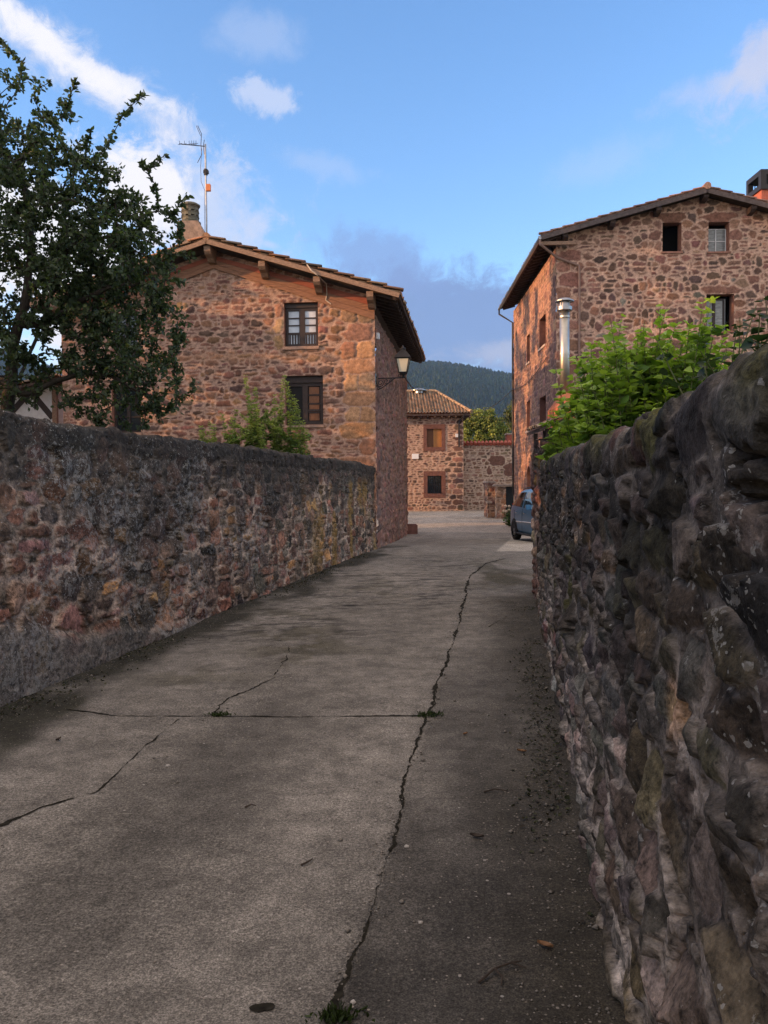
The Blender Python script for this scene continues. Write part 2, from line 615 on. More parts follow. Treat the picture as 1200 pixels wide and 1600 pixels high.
# ------------------------------------------------------------------ stone walls
class Stones:
    """irregular rubble: one seed per stone, boundaries where two superellipse distances meet"""
    def __init__(s, u0, u1, z0, z1, row, wid, seed, extra=(), split=.25, jit=.25):
        rng = np.random.default_rng(seed)
        sd = []
        z = z0 - row[1]
        while z < z1 + row[1]:
            h = rng.uniform(*row)
            u = u0 - wid[1] - rng.uniform(0, wid[1])
            while u < u1 + wid[1]:
                w = rng.uniform(*wid) * (1 if rng.random() > .3 else .6)
                cx, cz = u + w / 2, z + h / 2
                if rng.random() < split and h > .6 * row[1]:
                    k = rng.uniform(.35, .65)
                    sd.append((cx + rng.uniform(-.1, .1) * w, z + h * k / 2, w / 2, h * k / 2))
                    sd.append((cx + rng.uniform(-.1, .1) * w, z + h * (1 + k) / 2, w / 2, h * (1 - k) / 2))
                else:
                    sd.append((cx + rng.uniform(-jit, jit) * w * .5, cz + rng.uniform(-jit, jit) * h, w / 2, h / 2 * rng.uniform(.85, 1.15)))
                u += w
            z += h
        sd = np.array(sd)
        s.extra = np.array(extra) if len(extra) else np.zeros((0, 4))
        for e in s.extra:
            sd = sd[~((np.abs(sd[:, 0] - e[0]) < e[2]) & (np.abs(sd[:, 1] - e[1]) < e[3]))]
        s.sd = sd
        s.n = len(sd) + len(s.extra)
        s.rng = rng
        s.cu, s.cz = max(.18, wid[1] * .7), max(.10, row[1] * .9)
        s.u0, s.z0 = sd[:, 0].min() - .01, sd[:, 1].min() - .01
        gi = ((sd[:, 0] - s.u0) / s.cu).astype(int)
        gj = ((sd[:, 1] - s.z0) / s.cz).astype(int)
        s.ni, s.nj = gi.max() + 1, gj.max() + 1
        cnt = np.zeros((s.ni, s.nj), int)
        slot = np.zeros(len(sd), int)
        for k in range(len(sd)):
            slot[k] = cnt[gi[k], gj[k]]
            cnt[gi[k], gj[k]] += 1
        s.ms = cnt.max()
        s.tab = np.full((s.ni, s.nj, s.ms), -1, int)
        s.tab[gi, gj, slot] = np.arange(len(sd))

    def eval(s, u, z, warp=.35, p=3.2, seed=5, wscale=1.0):
        """-> stone id, distance to its edge (m)"""
        hs = np.median(s.sd[:, 3])
        wu = (fbm(u / (.10 * wscale), z / (.07 * wscale), seed, 3) - .5) * warp * hs * 3
        wz = (fbm(u / (.10 * wscale) + 31, z / (.07 * wscale) + 7, seed + 3, 3) - .5) * warp * hs * 2
        uu, zz = u + wu, z + wz
        i0 = ((uu - s.u0) / s.cu).astype(int)
        j0 = ((zz - s.z0) / s.cz).astype(int)
        F1 = np.full(u.shape, 9e9)
        F2 = F1.copy()
        I1 = np.zeros(u.shape, int)

        def upd(k, cx, cz_, hw, hh):
            nonlocal F1, F2, I1
            d = (np.abs((uu - cx) / hw) ** p + np.abs((zz - cz_) / hh) ** p) ** (1 / p)
            d = (d - 1) * np.minimum(hw, hh)
            n1 = d < F1
            F2 = np.where(n1, F1, np.minimum(F2, d))
            I1 = np.where(n1, k, I1)
            F1 = np.where(n1, d, F1)
        for di in (-2, -1, 0, 1, 2):
            for dj in (-2, -1, 0, 1, 2):
                ii, jj = i0 + di, j0 + dj
                ok = (ii >= 0) & (ii < s.ni) & (jj >= 0) & (jj < s.nj)
                ii, jj = np.clip(ii, 0, s.ni - 1), np.clip(jj, 0, s.nj - 1)
                for m in range(s.ms):
                    k = s.tab[ii, jj, m]
                    g = ok & (k >= 0)
                    if not g.any():
                        continue
                    q = s.sd[np.maximum(k, 0)]
                    hw = np.where(g, q[..., 2], 1e-3)
                    upd(k, np.where(g, q[..., 0], 1e6), q[..., 1], hw, q[..., 3])
        for e, q in enumerate(s.extra):
            upd(len(s.sd) + e, q[0], q[1], q[2] * 1.04, q[3] * 1.04)
        return I1, (F2 - F1) * .5


def palette_cols(n, pal, wts, jit, seed):
    rng = np.random.default_rng(seed)
    pal = np.array(pal)
    w = np.array(wts, float)
    c = pal[rng.choice(len(pal), n, p=w / w.sum())]
    return np.clip(c * (1 + rng.normal(0, jit, (n, 1))) * (1 + rng.normal(0, .05, (n, 3))), .008, .9)


def grid_lines(a, b, step, cuts=()):
    """grid coordinates from a to b about step apart which pass through the cuts"""
    k = sorted({a, b, *[c for c in cuts if a < c < b]})
    out = [a]
    for p, q in zip(k[:-1], k[1:]):
        n = max(1, int(round((q - p) / step)))
        out += list(np.linspace(p, q, n + 1)[1:])
    return np.array(out)


def stone_face(name, P, us, zs, stones, cols, mortar, mw, depth, mat, parent, holes=(), top=None, colmod=None,
               flip=False, rough=.006, seed=1, warp=.35, p=3.2, tilt=.5, wscale=1.0, bottom=None):
    """a flat rubble wall with real relief.  P(u, z, d) -> world arrays; top(u) clips the gable"""
    U, Z = np.meshgrid(us, zs, indexing='ij')
    sid, e = stones.eval(U, Z, warp=warp, seed=seed, p=p, wscale=wscale)
    rng = np.random.default_rng(seed + 99)
    off = rng.uniform(-tilt, tilt, stones.n)[sid]
    inside = sstep(mw * .6, mw * 1.2, e)
    dome = sstep(mw * .6, mw * .6 + .035, e)
    d = depth * (dome * (.75 + off * .5)) + rough * 2 * (fbm(U * 14, Z * 14, seed + 7, 4) - .5) * (.4 + inside)
    C = cols[sid]
    C = C * (.8 + .4 * fbm(U * 9, Z * 13, seed + 2, 3))[..., None]
    mo = np.array(mortar) * (.75 + .5 * fbm(U * 6, Z * 6, seed + 4, 4))[..., None]
    C = mo * (1 - inside[..., None]) + C * inside[..., None]
    A = np.zeros(U.shape)
    if colmod:
        C, A, d = colmod(U, Z, C, A, d, sid, inside)
    for (a0, a1, b0, b1) in holes:           # flatten next to openings
        dd = np.maximum(np.maximum(a0 - U, U - a1), np.maximum(b0 - Z, Z - b1))
        d = d * sstep(-.001, .05, dd)
    Zc = Z
    if top is not None:
        Zc = np.minimum(Z, top(U))
    V = np.stack(P(U, Zc, d), -1).reshape(-1, 3)
    nu, nz = len(us), len(zs)
    i, j = np.meshgrid(np.arange(nu - 1), np.arange(nz - 1), indexing='ij')
    keep = np.ones(i.shape, bool)
    um, zm = (us[:-1] + us[1:]) / 2, (zs[:-1] + zs[1:]) / 2
    for (a0, a1, b0, b1) in holes:
        keep &= ~(((um > a0) & (um < a1))[:, None] & ((zm > b0) & (zm < b1))[None, :])
    if top is not None:
        keep &= zs[:-1][None, :] < top(um)[:, None] - 1e-4
    if bottom is not None:
        keep &= zs[1:][None, :] > bottom(um)[:, None]
    i, j = i[keep], j[keep]
    a = i * nz + j
    F = np.stack([a, a + nz, a + nz + 1, a + 1], -1)
    if flip:
        F = F[:, ::-1]
    used = np.zeros(len(V), bool)
    used[F.ravel()] = True
    remap = np.cumsum(used) - 1
    col = np.concatenate([C.reshape(-1, 3), A.reshape(-1, 1)], 1)
    me = np_mesh(name, V[used], remap[F], mat, col[used], smooth=True)
    return link(name, me, parent)


# ------------------------------------------------------------------ ground, lane
def lw_x(y):        # road face of the left garden wall
    return -4.03 + .1826 * y


def rw_x(y):        # road face of the right garden wall
    return .33 + .156 * y


def build_ground():
    ys = np.concatenate([np.linspace(-60, -4, 12), np.linspace(-2, 60, 63), np.array([80, 120, 200, 400, 700, 1100, 1600, 2400, 3500])])
    xs = np.concatenate([np.array([-3500, -1600, -800, -400, -200, -100, -50]), np.linspace(-30, 30, 31), np.array([50, 100, 200, 400, 800, 1600, 3500])])
    X, Y = np.meshgrid(xs, ys, indexing='ij')
    Z = gz(Y) - .03
    V = np.stack([X, Y, Z], -1).reshape(-1, 3)
    n = len(ys)
    i, j = np.meshgrid(np.arange(len(xs) - 1), np.arange(n - 1), indexing='ij')
    a = (i * n + j).ravel()
    o = link('ground', np_mesh('ground', V, np.stack([a, a + n, a + n + 1, a + 1], -1), M['ground'], smooth=True))
    o['kind'] = 'structure'


build_ground()


def lane_z(x, y):
    return gz(y) + .012 * (fbm(np.asarray(x) * .7, np.asarray(y) * .5, 3, 3) - .5)


def build_road():
    ys = [-3.0]
    while ys[-1] < 60:
        ys.append(ys[-1] + max(.028, .004 * abs(ys[-1]) + .004))
    ys = np.array(ys)
    ts = np.linspace(0, 1, 230)
    left = np.where(ys < 21.2, lw_x(ys) - .12, np.where(ys < 31.9, -.198 + .106 * (ys - 21.1) - .12, 0))
    left = np.where(ys >= 31.9, -14 + 0 * ys, left)
    right = np.where(ys < 11.0, rw_x(ys) + .12, np.where(ys < 12.6, 2.5, np.where(ys < 29.0, 6.0, 6.6)))
    right = np.where(ys > 40.5, 9.0, right)
    X = left[:, None] + (right - left)[:, None] * ts[None, :]
    Y = np.repeat(ys[:, None], len(ts), 1)
    # soften the two jumps so the sheet has no long slivers
    Z = lane_z(X, Y)
    # ---- real stains, moss and wear
    base = np.array((.156, .141, .124))
    C = np.ones(X.shape + (3,)) * base
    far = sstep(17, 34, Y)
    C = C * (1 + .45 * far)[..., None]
    big = fbm(X * .8, Y * .45, 11, 5)
    C = C * (.72 + .56 * big)[..., None]
    # lengthwise streaks with the fall of the lane
    st = fbm((X - .17 * Y) * 2.2, Y * .22, 21, 4)
    C = C * (.80 + .40 * st)[..., None]
    # cross ripples by the left wheel track
    rip = fbm((X + .3 * Y) * 2.4, Y * 12 - X * 2.6, 31, 4, .62)
    rm = 1.1 * sstep(.55, .62, rip) * sstep(7.5, 9.5, Y) * (1 - sstep(17, 22, Y)) * sstep(.35, .55, fbm(X * .6, Y * .3, 41, 3)) * (1 - sstep(.1, .9, X - .17 * (Y - 8)))
    C = C * (1 - .55 * rm)[..., None]
    dl = X - lw_x(Y)
    moss = (1 - sstep(.18, .62, dl + 1.3 * (fbm(X * 1.7, Y * .9, 51, 4) - .5))) * (1 - sstep(21, 24, Y))
    mc = np.array((.018, .017, .009))
    C = C * (1 - moss[..., None] * .9) + mc * moss[..., None] * .9
    # strip right of the long crack: darker, damp, older slab
    cx = np.interp(Y, [1.5, 2.45, 3.2, 4.3, 5.9, 8.2, 10.7, 14.4, 16.7, 26], [-.22, -.17, -.06, .09, .337, .667, 1.018, 1.52, 2.085, 3.9])
    rdark = sstep(-.02, .02, X - cx + .05 * (fbm(X * 9, Y * 6, 15, 3) - .5)) * (1 - .75 * sstep(5, 9, Y))
    C = C * (1 - rdark * (.36 + 1.1 * (fbm(X * 1.6, Y * .8, 17, 4) - .5)))[..., None]
    dr = rw_x(Y) - X
    mr = (1 - sstep(.05, .75, dr + .6 * (fbm(X * 2.1, Y * .9, 61, 4) - .5))) * (1 - sstep(11, 13, Y))
    C = C * (1 - mr[..., None] * .78) + np.array((.034, .028, .018)) * mr[..., None] * .78
    # earth washed against the end of the right wall
    e2 = np.exp(-(((X - 2.0) / .9) ** 2 + ((Y - 14.5) / 3.0) ** 2)) * sstep(.38, .6, fbm(X * 2, Y * 1.0, 71, 4))
    C = C * (1 - .85 * e2[..., None]) + np.array((.035, .032, .016)) * .85 * e2[..., None]
    # dark wheel stain down the left half, near
    ws = np.exp(-((X + 1.05 - .12 * (Y - 4)) / .32) ** 2) * (1 - sstep(5.0, 7.5, Y)) * sstep(2.2, 3.2, Y)
    C = C * (1 - .34 * ws)[..., None]
    # mossy blotches in the middle of the lane
    for (bx_, by_, rx_, ry_, k_) in ((-.75, 8.3, .55, 1.0, .7), (-1.3, 9.8, .6, 1.6, .6), (-.2, 12.5, .7, 2.0, .45), (-1.7, 7.0, .45, .7, .5)):
        e3 = np.exp(-(((X - bx_) / rx_) ** 2 + ((Y - by_) / ry_) ** 2)) * sstep(.46, .60, fbm(X * 3.2, Y * 2.6, 73, 5, .65)) * k_
        C = C * (1 - e3[..., None]) + np.array((.050, .044, .024)) * e3[..., None]
    # pale new concrete in front of the parked car
    pal = sstep(0, .12, X - (3.62 + .20 * (Y - 24.6))) * sstep(19.5, 20.0, Y) * (1 - sstep(29, 29.6, Y))
    C = C * (1 - .8 * pal[..., None]) + np.array((.40, .36, .31)) * .8 * pal[..., None] * (.8 + .4 * big)[..., None]
    pl2 = sstep(32.5, 33.2, Y + .25 * X) * (1 - .4 * fbm(X * .5, Y * .3, 81, 4))
    C = C * (1 - .55 * pl2[..., None]) + np.array((.40, .345, .29)) * .55 * pl2[..., None]
    V = np.stack([X, Y, Z], -1).reshape(-1, 3)
    n = len(ts)
    i, j = np.meshgrid(np.arange(len(ys) - 1), np.arange(n - 1), indexing='ij')
    a = (i * n + j).ravel()
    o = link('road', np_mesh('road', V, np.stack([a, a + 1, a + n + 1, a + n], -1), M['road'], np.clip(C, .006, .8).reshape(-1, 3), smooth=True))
    o['kind'] = 'structure'
    return o


ROAD = build_road()


CRACK = [(-.19, 2.2), (-.17, 2.45), (-.128, 2.78), (-.063, 3.17), (.024, 3.75), (.09, 4.3), (.195, 5.03), (.337, 5.89), (.475, 6.86), (.667, 8.2), (1.018, 10.7), (1.25, 12.5), (1.52, 14.4), (2.085, 16.7), (2.6, 17.6)]


def crack(pts, w0, w1, seed, step=.03, wob=.05, gap=0.0):
    """a ragged open joint filled with soil, lying on the lane"""
    rng = np.random.default_rng(seed)
    pts = np.array(pts, float)
    seg = np.hypot(*np.diff(pts, axis=0).T)
    s = np.concatenate([[0], np.cumsum(seg)])
    t = np.arange(0, s[-1], step)
    x = np.interp(t, s, pts[:, 0])
    y = np.interp(t, s, pts[:, 1])
    dx, dy = np.gradient(x), np.gradient(y)
    L = np.hypot(dx, dy) + 1e-9
    nx, ny = -dy / L, dx / L
    wo = (fbm(t * 1.3, 0 * t + seed, seed, 5, .62) - .5) * 2 * wob + (fbm(t * 14, 0 * t + seed, seed + 2, 3, .7) - .5) * .5 * wob
    w = np.interp(t, [0, t[-1]], [w0, w1]) * np.clip(-1.1 + 3.8 * fbm(t * 3.2, 0 * t, seed + 5, 5, .75), .10, 3) * .42
    w = w * sstep(gap, gap + .15, fbm(t * .9, 0 * t + 4, seed + 9, 3)) if gap else w
    w2 = w * (.5 + rng.random(len(t)))
    x, y = x + nx * wo, y + ny * wo
    ax, ay, bx, by = x - nx * w, y - ny * w, x + nx * w2, y + ny * w2
    V = np.concatenate([np.stack([ax, ay, lane_z(ax, ay) + .004], -1), np.stack([bx, by, lane_z(bx, by) + .004], -1)])
    n = len(t)
    i = np.arange(n - 1)
    F = np.stack([i, i + n, i + n + 1, i + 1], -1)
    return link('crack', np_mesh('crack', V, F, M['crack']), ROAD)


crack(CRACK, .020, .05, 3, .012, .045)
crack([(-2.35, 5.98), (-1.9, 5.80), (-1.2, 5.77), (-.4, 5.74), (.29, 5.73)], .014, .022, 7, .02, .028)
crack([(.33, 5.78), (1.24, 5.92)], .008, .005, 8, .02, .03, .45)
crack([(-1.44, 5.70), (-1.50, 5.34), (-1.52, 4.8), (-1.57, 4.38), (-1.79, 4.15), (-1.88, 3.93), (-2.2, 3.6)], .016, .036, 9, .02, .04, .22)
crack([(-1.19, 5.77), (-1.21, 6.2), (-1.08, 6.6), (-.96, 6.95), (-.93, 7.6), (-.98, 8.3)], .022, .010, 10, .02, .07, .25)
crack([(1.18, 9.3), (1.45, 9.9), (1.62, 10.3)], .014, .006, 12, .03, .04)
crack([(-.4, 47.0), (-.1, 40.0), (.1, 34.5)], .03, .03, 14, .1, .06)
crack([(3.5, 29.5), (4.3, 29.4)], .05, .03, 15, .1, .05)
crack([(-.55, 8.9), (.2, 9.3)], .02, .006, 16, .03, .04, .4)
crack([(-1.1, 10.8), (.2, 11.2)], .02, .02, 17, .03, .05, .45)


# ------------------------------------------------------------------ garden walls along the lane
def swept_wall(name, label, x_of_y, side, ys, topz, thick, nz, seed, row, wid, pal, wts, mortar, colmod, depth, mw, tilt, rough, facet=1.0):
    """rubble wall that runs along the lane; side = +1 when its road face looks to +x"""
    y0 = ys[0]
    sl = x_of_y(1.0) - x_of_y(0.0)
    L = math.hypot(1, sl)
    n = np.array([1, -sl]) / L * side
    th = topz(ys) + .05 * (fbm(ys * 1.1, 0 * ys, seed, 2) - .5) + .05 * (fbm(ys * 4.5, 0 * ys, seed + 1, 3) - .5)
    T = 2.2 + thick + .5               # nominal section length: face, rounded top, back
    zs_n = nz
    us = (ys - y0) * L
    st = Stones(0, us[-1], -.1, T + .1, row, wid, seed, split=.4, jit=.45)
    cols = palette_cols(st.n, pal, wts, .22, seed)
    tt = np.concatenate([np.linspace(0, 2.15, zs_n), np.linspace(2.15, T, 56)[1:]])
    U, S = np.meshgrid(us, tt, indexing='ij')
    sid, e = st.eval(U, S, warp=.42, seed=seed, p=2.3, wscale=.42)
    rng = np.random.default_rng(seed + 3)
    off = rng.uniform(-tilt, tilt, st.n)[sid]
    gx = rng.uniform(-.35, .35, st.n)[sid]
    gy = rng.uniform(-.35, .35, st.n)[sid]
    cen = np.concatenate([st.sd, st.extra])[sid]
    inside = sstep(mw * .4, mw * 1.3, e)
    dome = sstep(mw * .5, mw * .5 + .007, e)
    d = depth * (dome * (1 + off) - .9) + dome * ((U - cen[..., 0]) * gx + (S - cen[..., 1]) * gy) * .2
    # broken faces: the lowest of a few random planes on every stone
    lu, lv = U - cen[..., 0], S - cen[..., 1]
    fac = None
    for k_ in range(4):
        pa, pb = rng.uniform(-.30, .30, st.n)[sid], rng.uniform(-.38, .38, st.n)[sid]
        pc = rng.uniform(.0, .016, st.n)[sid]
        pl = pa * lu + pb * lv + pc
        fac = pl if fac is None else np.minimum(fac, pl)
    d = d + facet * fac * dome
    chip = np.abs(fbm(U * 5 + 9, S * 5, seed + 12, 5, .6) - .5)
    d = d - .006 * (1 - sstep(0, .04, chip)) * dome
    d = d + rough * (fbm(U * 30, S * 30, seed + 7, 5, .8) - .5) + .006 * (fbm(U * 7, S * 7, seed + 6, 3) - .5) + .04 * (fbm(U * 1.3, S * 1.3, seed + 8, 3) - .5)
    C = cols[sid] * (.72 + .56 * fbm(U * 11, S * 11, seed + 2, 4))[..., None]
    mo = np.array(mortar) * np.clip(-1.2 + 4.4 * fbm(U * 4, S * 4, seed + 4, 5, .65), .25, 2.6)[..., None]
    C = C * np.clip(-.3 + 2.6 * fbm(U * 3.4, S * 7, seed + 21, 5, .7), .45, 1.7)[..., None]
    C = mo * (1 - inside[..., None]) + C * inside[..., None]
    Yb = np.repeat(ys[:, None], len(tt), 1)
    H = np.repeat(th[:, None], len(tt), 1)
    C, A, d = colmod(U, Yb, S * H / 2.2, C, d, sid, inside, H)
    # section
    rr = .055
    zface = H - rr
    a = np.clip((S - 2.15) / .14, 0, 1) * math.pi / 2
    onf = S <= 2.15
    k = np.clip(S / 2.15, 0, 1)
    zb = np.where(onf, zface * k, zface + rr * np.sin(a))
    back = np.clip(S - 2.29, 0, thick - .2)
    rest = np.clip(S - 2.29 - (thick - .2), 0, 10)
    a2 = np.clip(rest / .14, 0, 1) * math.pi / 2
    fall = np.clip(rest - .14, 0, 10) * 3.0
    inn = np.where(onf, 0, rr * (1 - np.cos(a))) + back + rr * np.sin(a2)
    zb = zb - rr * (1 - np.cos(a2)) - fall
    nd = np.where(onf, 1, np.where(rest > 0, -np.sin(a2), np.cos(a)))
    nzv = np.where(onf, 0, np.where(rest > 0, np.cos(a2), np.sin(a)))
    lean = .06 * (zb / 2.2)
    hx = x_of_y(Yb) + n[0] * (-inn + d * nd - lean)
    hy = Yb + n[1] * (-inn + d * nd - lean)
    hz = gz(Yb) - .05 + (zb) * (H + .05) / H + d * nzv
    V = np.stack([hx, hy, hz], -1).reshape(-1, 3)
    m = len(tt)
    i, j = np.meshgrid(np.arange(len(ys) - 1), np.arange(m - 1), indexing='ij')
    q = (i * m + j).ravel()
    F = np.stack([q, q + m, q + m + 1, q + 1], -1)
    if side > 0:
        F = F[:, ::-1]
    # close the far end with a plain cap
    capf = np.array([[(len(ys) - 1) * m + x for x in (0, int(zs_n * .5), zs_n + 20, m - 1)]])
    col = np.concatenate([np.clip(C, .006, .8).reshape(-1, 3), A.reshape(-1, 1)], 1)
    o = link(name, np_mesh(name, V, [F, capf], M['stone_fine'], col, smooth=False))
    tag(o, label, 'wall')
    return o


def lw_mod(U, Y, Z, C, d, sid, inside, H):
    big = fbm(U * .55, Z * .9, 5, 4)
    streak = fbm(U * 1.6, Z * .25, 6, 4)
    dark = sstep(1.05, 1.65, Z + 1.1 * (big - .5) + 1.9 * (streak - .5))
    black = np.array((.030, .026, .022))
    C = C * np.array((1.50, 1.32, 1.12))
    C = C * (1 - .80 * dark[..., None]) + black * 1.2 * (.5 + 1.0 * fbm(U * 7, Z * 7, 8, 4))[..., None] * .80 * dark[..., None]
    # mortar coping along the top
    cop = sstep(-.24, -.16, Z - H + .05 * (fbm(U * 2, 0 * Z, 9, 3) - .5))
    d = d * (1 - .35 * cop) + .012 * cop
    C = C * (1 - .7 * cop[..., None]) + black * .95 * .7 * cop[..., None]
    # old render low down near the camera end
    ren = (1 - sstep(.0, .16, Z - (.62 - .17 * (Y - 5.6)) + .35 * (fbm(U * 1.4, Z * 1.4, 10, 4) - .5)))
    d = d * (1 - .7 * ren) + .05 * ren
    C = C * (1 - .85 * ren[..., None]) + np.array((.125, .113, .100)) * (.6 + .8 * fbm(U * 5, Z * 5, 12, 4))[..., None] * .85 * ren[..., None]
    # yellow lichen near the house end
    yl = sstep(.52, .66, fbm(U * 2.4, Z * .7, 13, 4)) * sstep(13.5, 16, Y) * (1 - sstep(1.5, 1.9, Z))
    C = C * (1 - .6 * yl[..., None]) + np.array((.26, .15, .035)) * .6 * yl[..., None]
    A = np.clip(sstep(.38, .70, fbm(U * 1.1, Z * 1.1, 14, 4)) * 1.1 + .10, 0, 1) * (1 - .55 * cop) * (1 - .5 * sstep(11, 16, Y))
    return C, A, d


ysl = [1.0]
while ysl[-1] < 21.0:
    ysl.append(ysl[-1] + min(max(.012, .0021 * ysl[-1] + .0), .05))
ysl = np.array(ysl)
swept_wall('stone_wall', 'long dark rubble garden wall with blackened top on the left of the lane', lw_x, 1, ysl,
           lambda y: 2.20 - .0045 * (y - 6), .42, 235, 11, (.11, .27), (.16, .50),
           [(.112, .064, .050), (.080, .060, .051), (.14, .074, .055), (.18, .108, .052), (.105, .094, .084), (.14, .092, .080), (.042, .036, .032)],
           [4, 4, 2, .6, 1.6, 2, 3.5], (.165, .138, .122), lw_mod, .022, .019, .9, .013, .9)


def rw_mod(U, Y, Z, C, d, sid, inside, H):
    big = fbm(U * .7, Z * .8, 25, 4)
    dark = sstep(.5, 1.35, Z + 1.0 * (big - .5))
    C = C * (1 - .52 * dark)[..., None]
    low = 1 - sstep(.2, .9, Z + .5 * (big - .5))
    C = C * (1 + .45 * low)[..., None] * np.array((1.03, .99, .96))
    # moss cushions over the top edge
    ms = sstep(.5, .62, fbm(U * 1.8, Z * 1.2, 27, 4)) * sstep(-.14, .03, Z - H)
    patch = np.exp(-((Y - 2.28) / .17) ** 2 - ((Z - H - .02) / .16) ** 2)
    ms = np.clip(ms * .8 + 1.25 * sstep(.3, .7, patch + .5 * (fbm(U * 8, Z * 8, 28, 3) - .5)), 0, 1)
    streak = np.exp(-((Y - 5.2) / .12) ** 2) * sstep(.75, .9, Z) * (1 - sstep(1.2, 1.35, Z)) * sstep(.4, .6, fbm(U * 9, Z * 9, 33, 3))
    ms = np.clip(ms + streak, 0, 1)
    C = C * (1 - .85 * ms[..., None]) + np.array((.060, .056, .014)) * (.4 + 1.2 * fbm(U * 14, Z * 14, 29, 3))[..., None] * .85 * ms[..., None]
    d = d + .015 * ms * fbm(U * 22, Z * 22, 30, 4, .7)
    # gaps where stones have lost their mortar
    hole = sstep(.66, .72, fbm(U * 2.6, Z * 2.6, 31, 3)) * (1 - inside)
    d = d - .05 * hole
    d = d * (1 - .72 * sstep(-.20, -.04, Z - H)) + .010 * sstep(-.2, -.04, Z - H) + .022 * sstep(-.25, -.06, Z - H) * (fbm(U * 16, Z * 16, 36, 5, .75) - .5)
    A = np.clip(sstep(.50, .8, fbm(U * 1.4, Z * 1.4, 32, 4)) * .5 + .02, 0, 1)
    return C, A, d


ysr = [-1.0]
while ysr[-1] < 10.75:
    y = ysr[-1]
    ysr.append(y + (.02 if y < .8 else min(max(.008, .0042 * y), .03)))
ysr = np.array(ysr)
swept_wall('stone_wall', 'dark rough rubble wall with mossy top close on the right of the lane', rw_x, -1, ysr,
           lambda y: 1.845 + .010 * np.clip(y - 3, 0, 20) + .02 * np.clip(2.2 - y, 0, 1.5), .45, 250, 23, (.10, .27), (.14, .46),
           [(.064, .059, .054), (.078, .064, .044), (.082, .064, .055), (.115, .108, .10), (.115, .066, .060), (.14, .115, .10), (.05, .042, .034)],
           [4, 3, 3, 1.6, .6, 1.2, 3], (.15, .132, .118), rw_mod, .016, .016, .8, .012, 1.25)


# ------------------------------------------------------------------ wall across the end of the right garden, with its pier
PAL_RED = [(.185, .092, .070), (.155, .080, .066), (.22, .115, .080), (.14, .088, .076), (.25, .135, .085), (.105, .068, .058)]
PAL_DARKRED = [(.165, .080, .062), (.125, .072, .062), (.20, .105, .080), (.10, .065, .055), (.155, .135, .115), (.22, .125, .085)]


def xy_face(A, B, out):
    """P(u, z, d) for a vertical face from A towards B (plan); out = outward normal in plan"""
    A, B, out = np.array(A, float), np.array(B, float), np.array(out, float)
    t = (B - A) / np.linalg.norm(B - A)

    def P(u, z, d):
        return (A[0] + t[0] * u + out[0] * d, A[1] + t[1] * u + out[1] * d, z + 0 * u)
    return P, float(np.linalg.norm(B - A))


def rubble_box(name, x0, x1, y0, y1, z0, z1, seed, row, wid, pal, wts, mortar, step, depth, mw, mat, parent, colmod=None, rough=.008, faces='FLRBT', warp=.5):
    """all visible faces of a rubble block as one part"""
    quads = {'F': ((x0, y0), (x1, y0), (0, -1)), 'L': ((x0, y1), (x0, y0), (-1, 0)), 'R': ((x1, y0), (x1, y1), (1, 0)), 'B': ((x1, y1), (x0, y1), (0, 1))}
    obs = []
    for k in faces:
        if k == 'T':
            continue
        A, B, nrm = quads[k]
        P, L = xy_face(A, B, nrm)
        st = Stones(0, L, z0, z1, row, wid, seed + ord(k))
        cols = palette_cols(st.n, pal, wts, .2, seed)
        obs.append(stone_face(name, P, grid_lines(0, L, step), grid_lines(z0, z1, step), st, cols, mortar, mw, depth, mat, parent,
                              colmod=colmod, seed=seed, rough=rough, warp=warp))
    if 'T' in faces:
        xs, ys_ = grid_lines(x0 - .015, x1 + .015, step), grid_lines(y0 - .015, y1 + .015, step)
        X, Y = np.meshgrid(xs, ys_, indexing='ij')
        Z = z1 + .03 * (fbm(X * 6, Y * 6, seed, 4) - .3)
        n = len(ys_)
        i, j = np.meshgrid(np.arange(len(xs) - 1), np.arange(n - 1), indexing='ij')
        a = (i * n + j).ravel()
        c = np.array(mortar) * (.5 + .7 * fbm(X * 7, Y * 7, seed + 1, 4))[..., None]
        c = np.concatenate([c, 0 * c[..., :1]], -1)
        obs.append(link(name, np_mesh(name, np.stack([X, Y, Z], -1).reshape(-1, 3), np.stack([a, a + n, a + n + 1, a + 1], -1), mat, c.reshape(-1, 4), smooth=True), parent))
    # join the pieces into one mesh
    import bmesh
    bm = bmesh.new()
    for o in obs:
        bm.from_mesh(o.data)
    me = obs[0].data
    bm.to_mesh(me)
    bm.free()
    for o in obs[1:]:
        bpy.data.objects.remove(o)
    return obs[0]


def dark_mod(U, Z, C, A, d, sid, inside):
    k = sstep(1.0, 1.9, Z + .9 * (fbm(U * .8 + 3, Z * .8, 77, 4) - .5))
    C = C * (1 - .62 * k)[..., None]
    return C, A + .25 * sstep(.5, .7, fbm(U * 1.7, Z * 1.7, 78, 4)), d


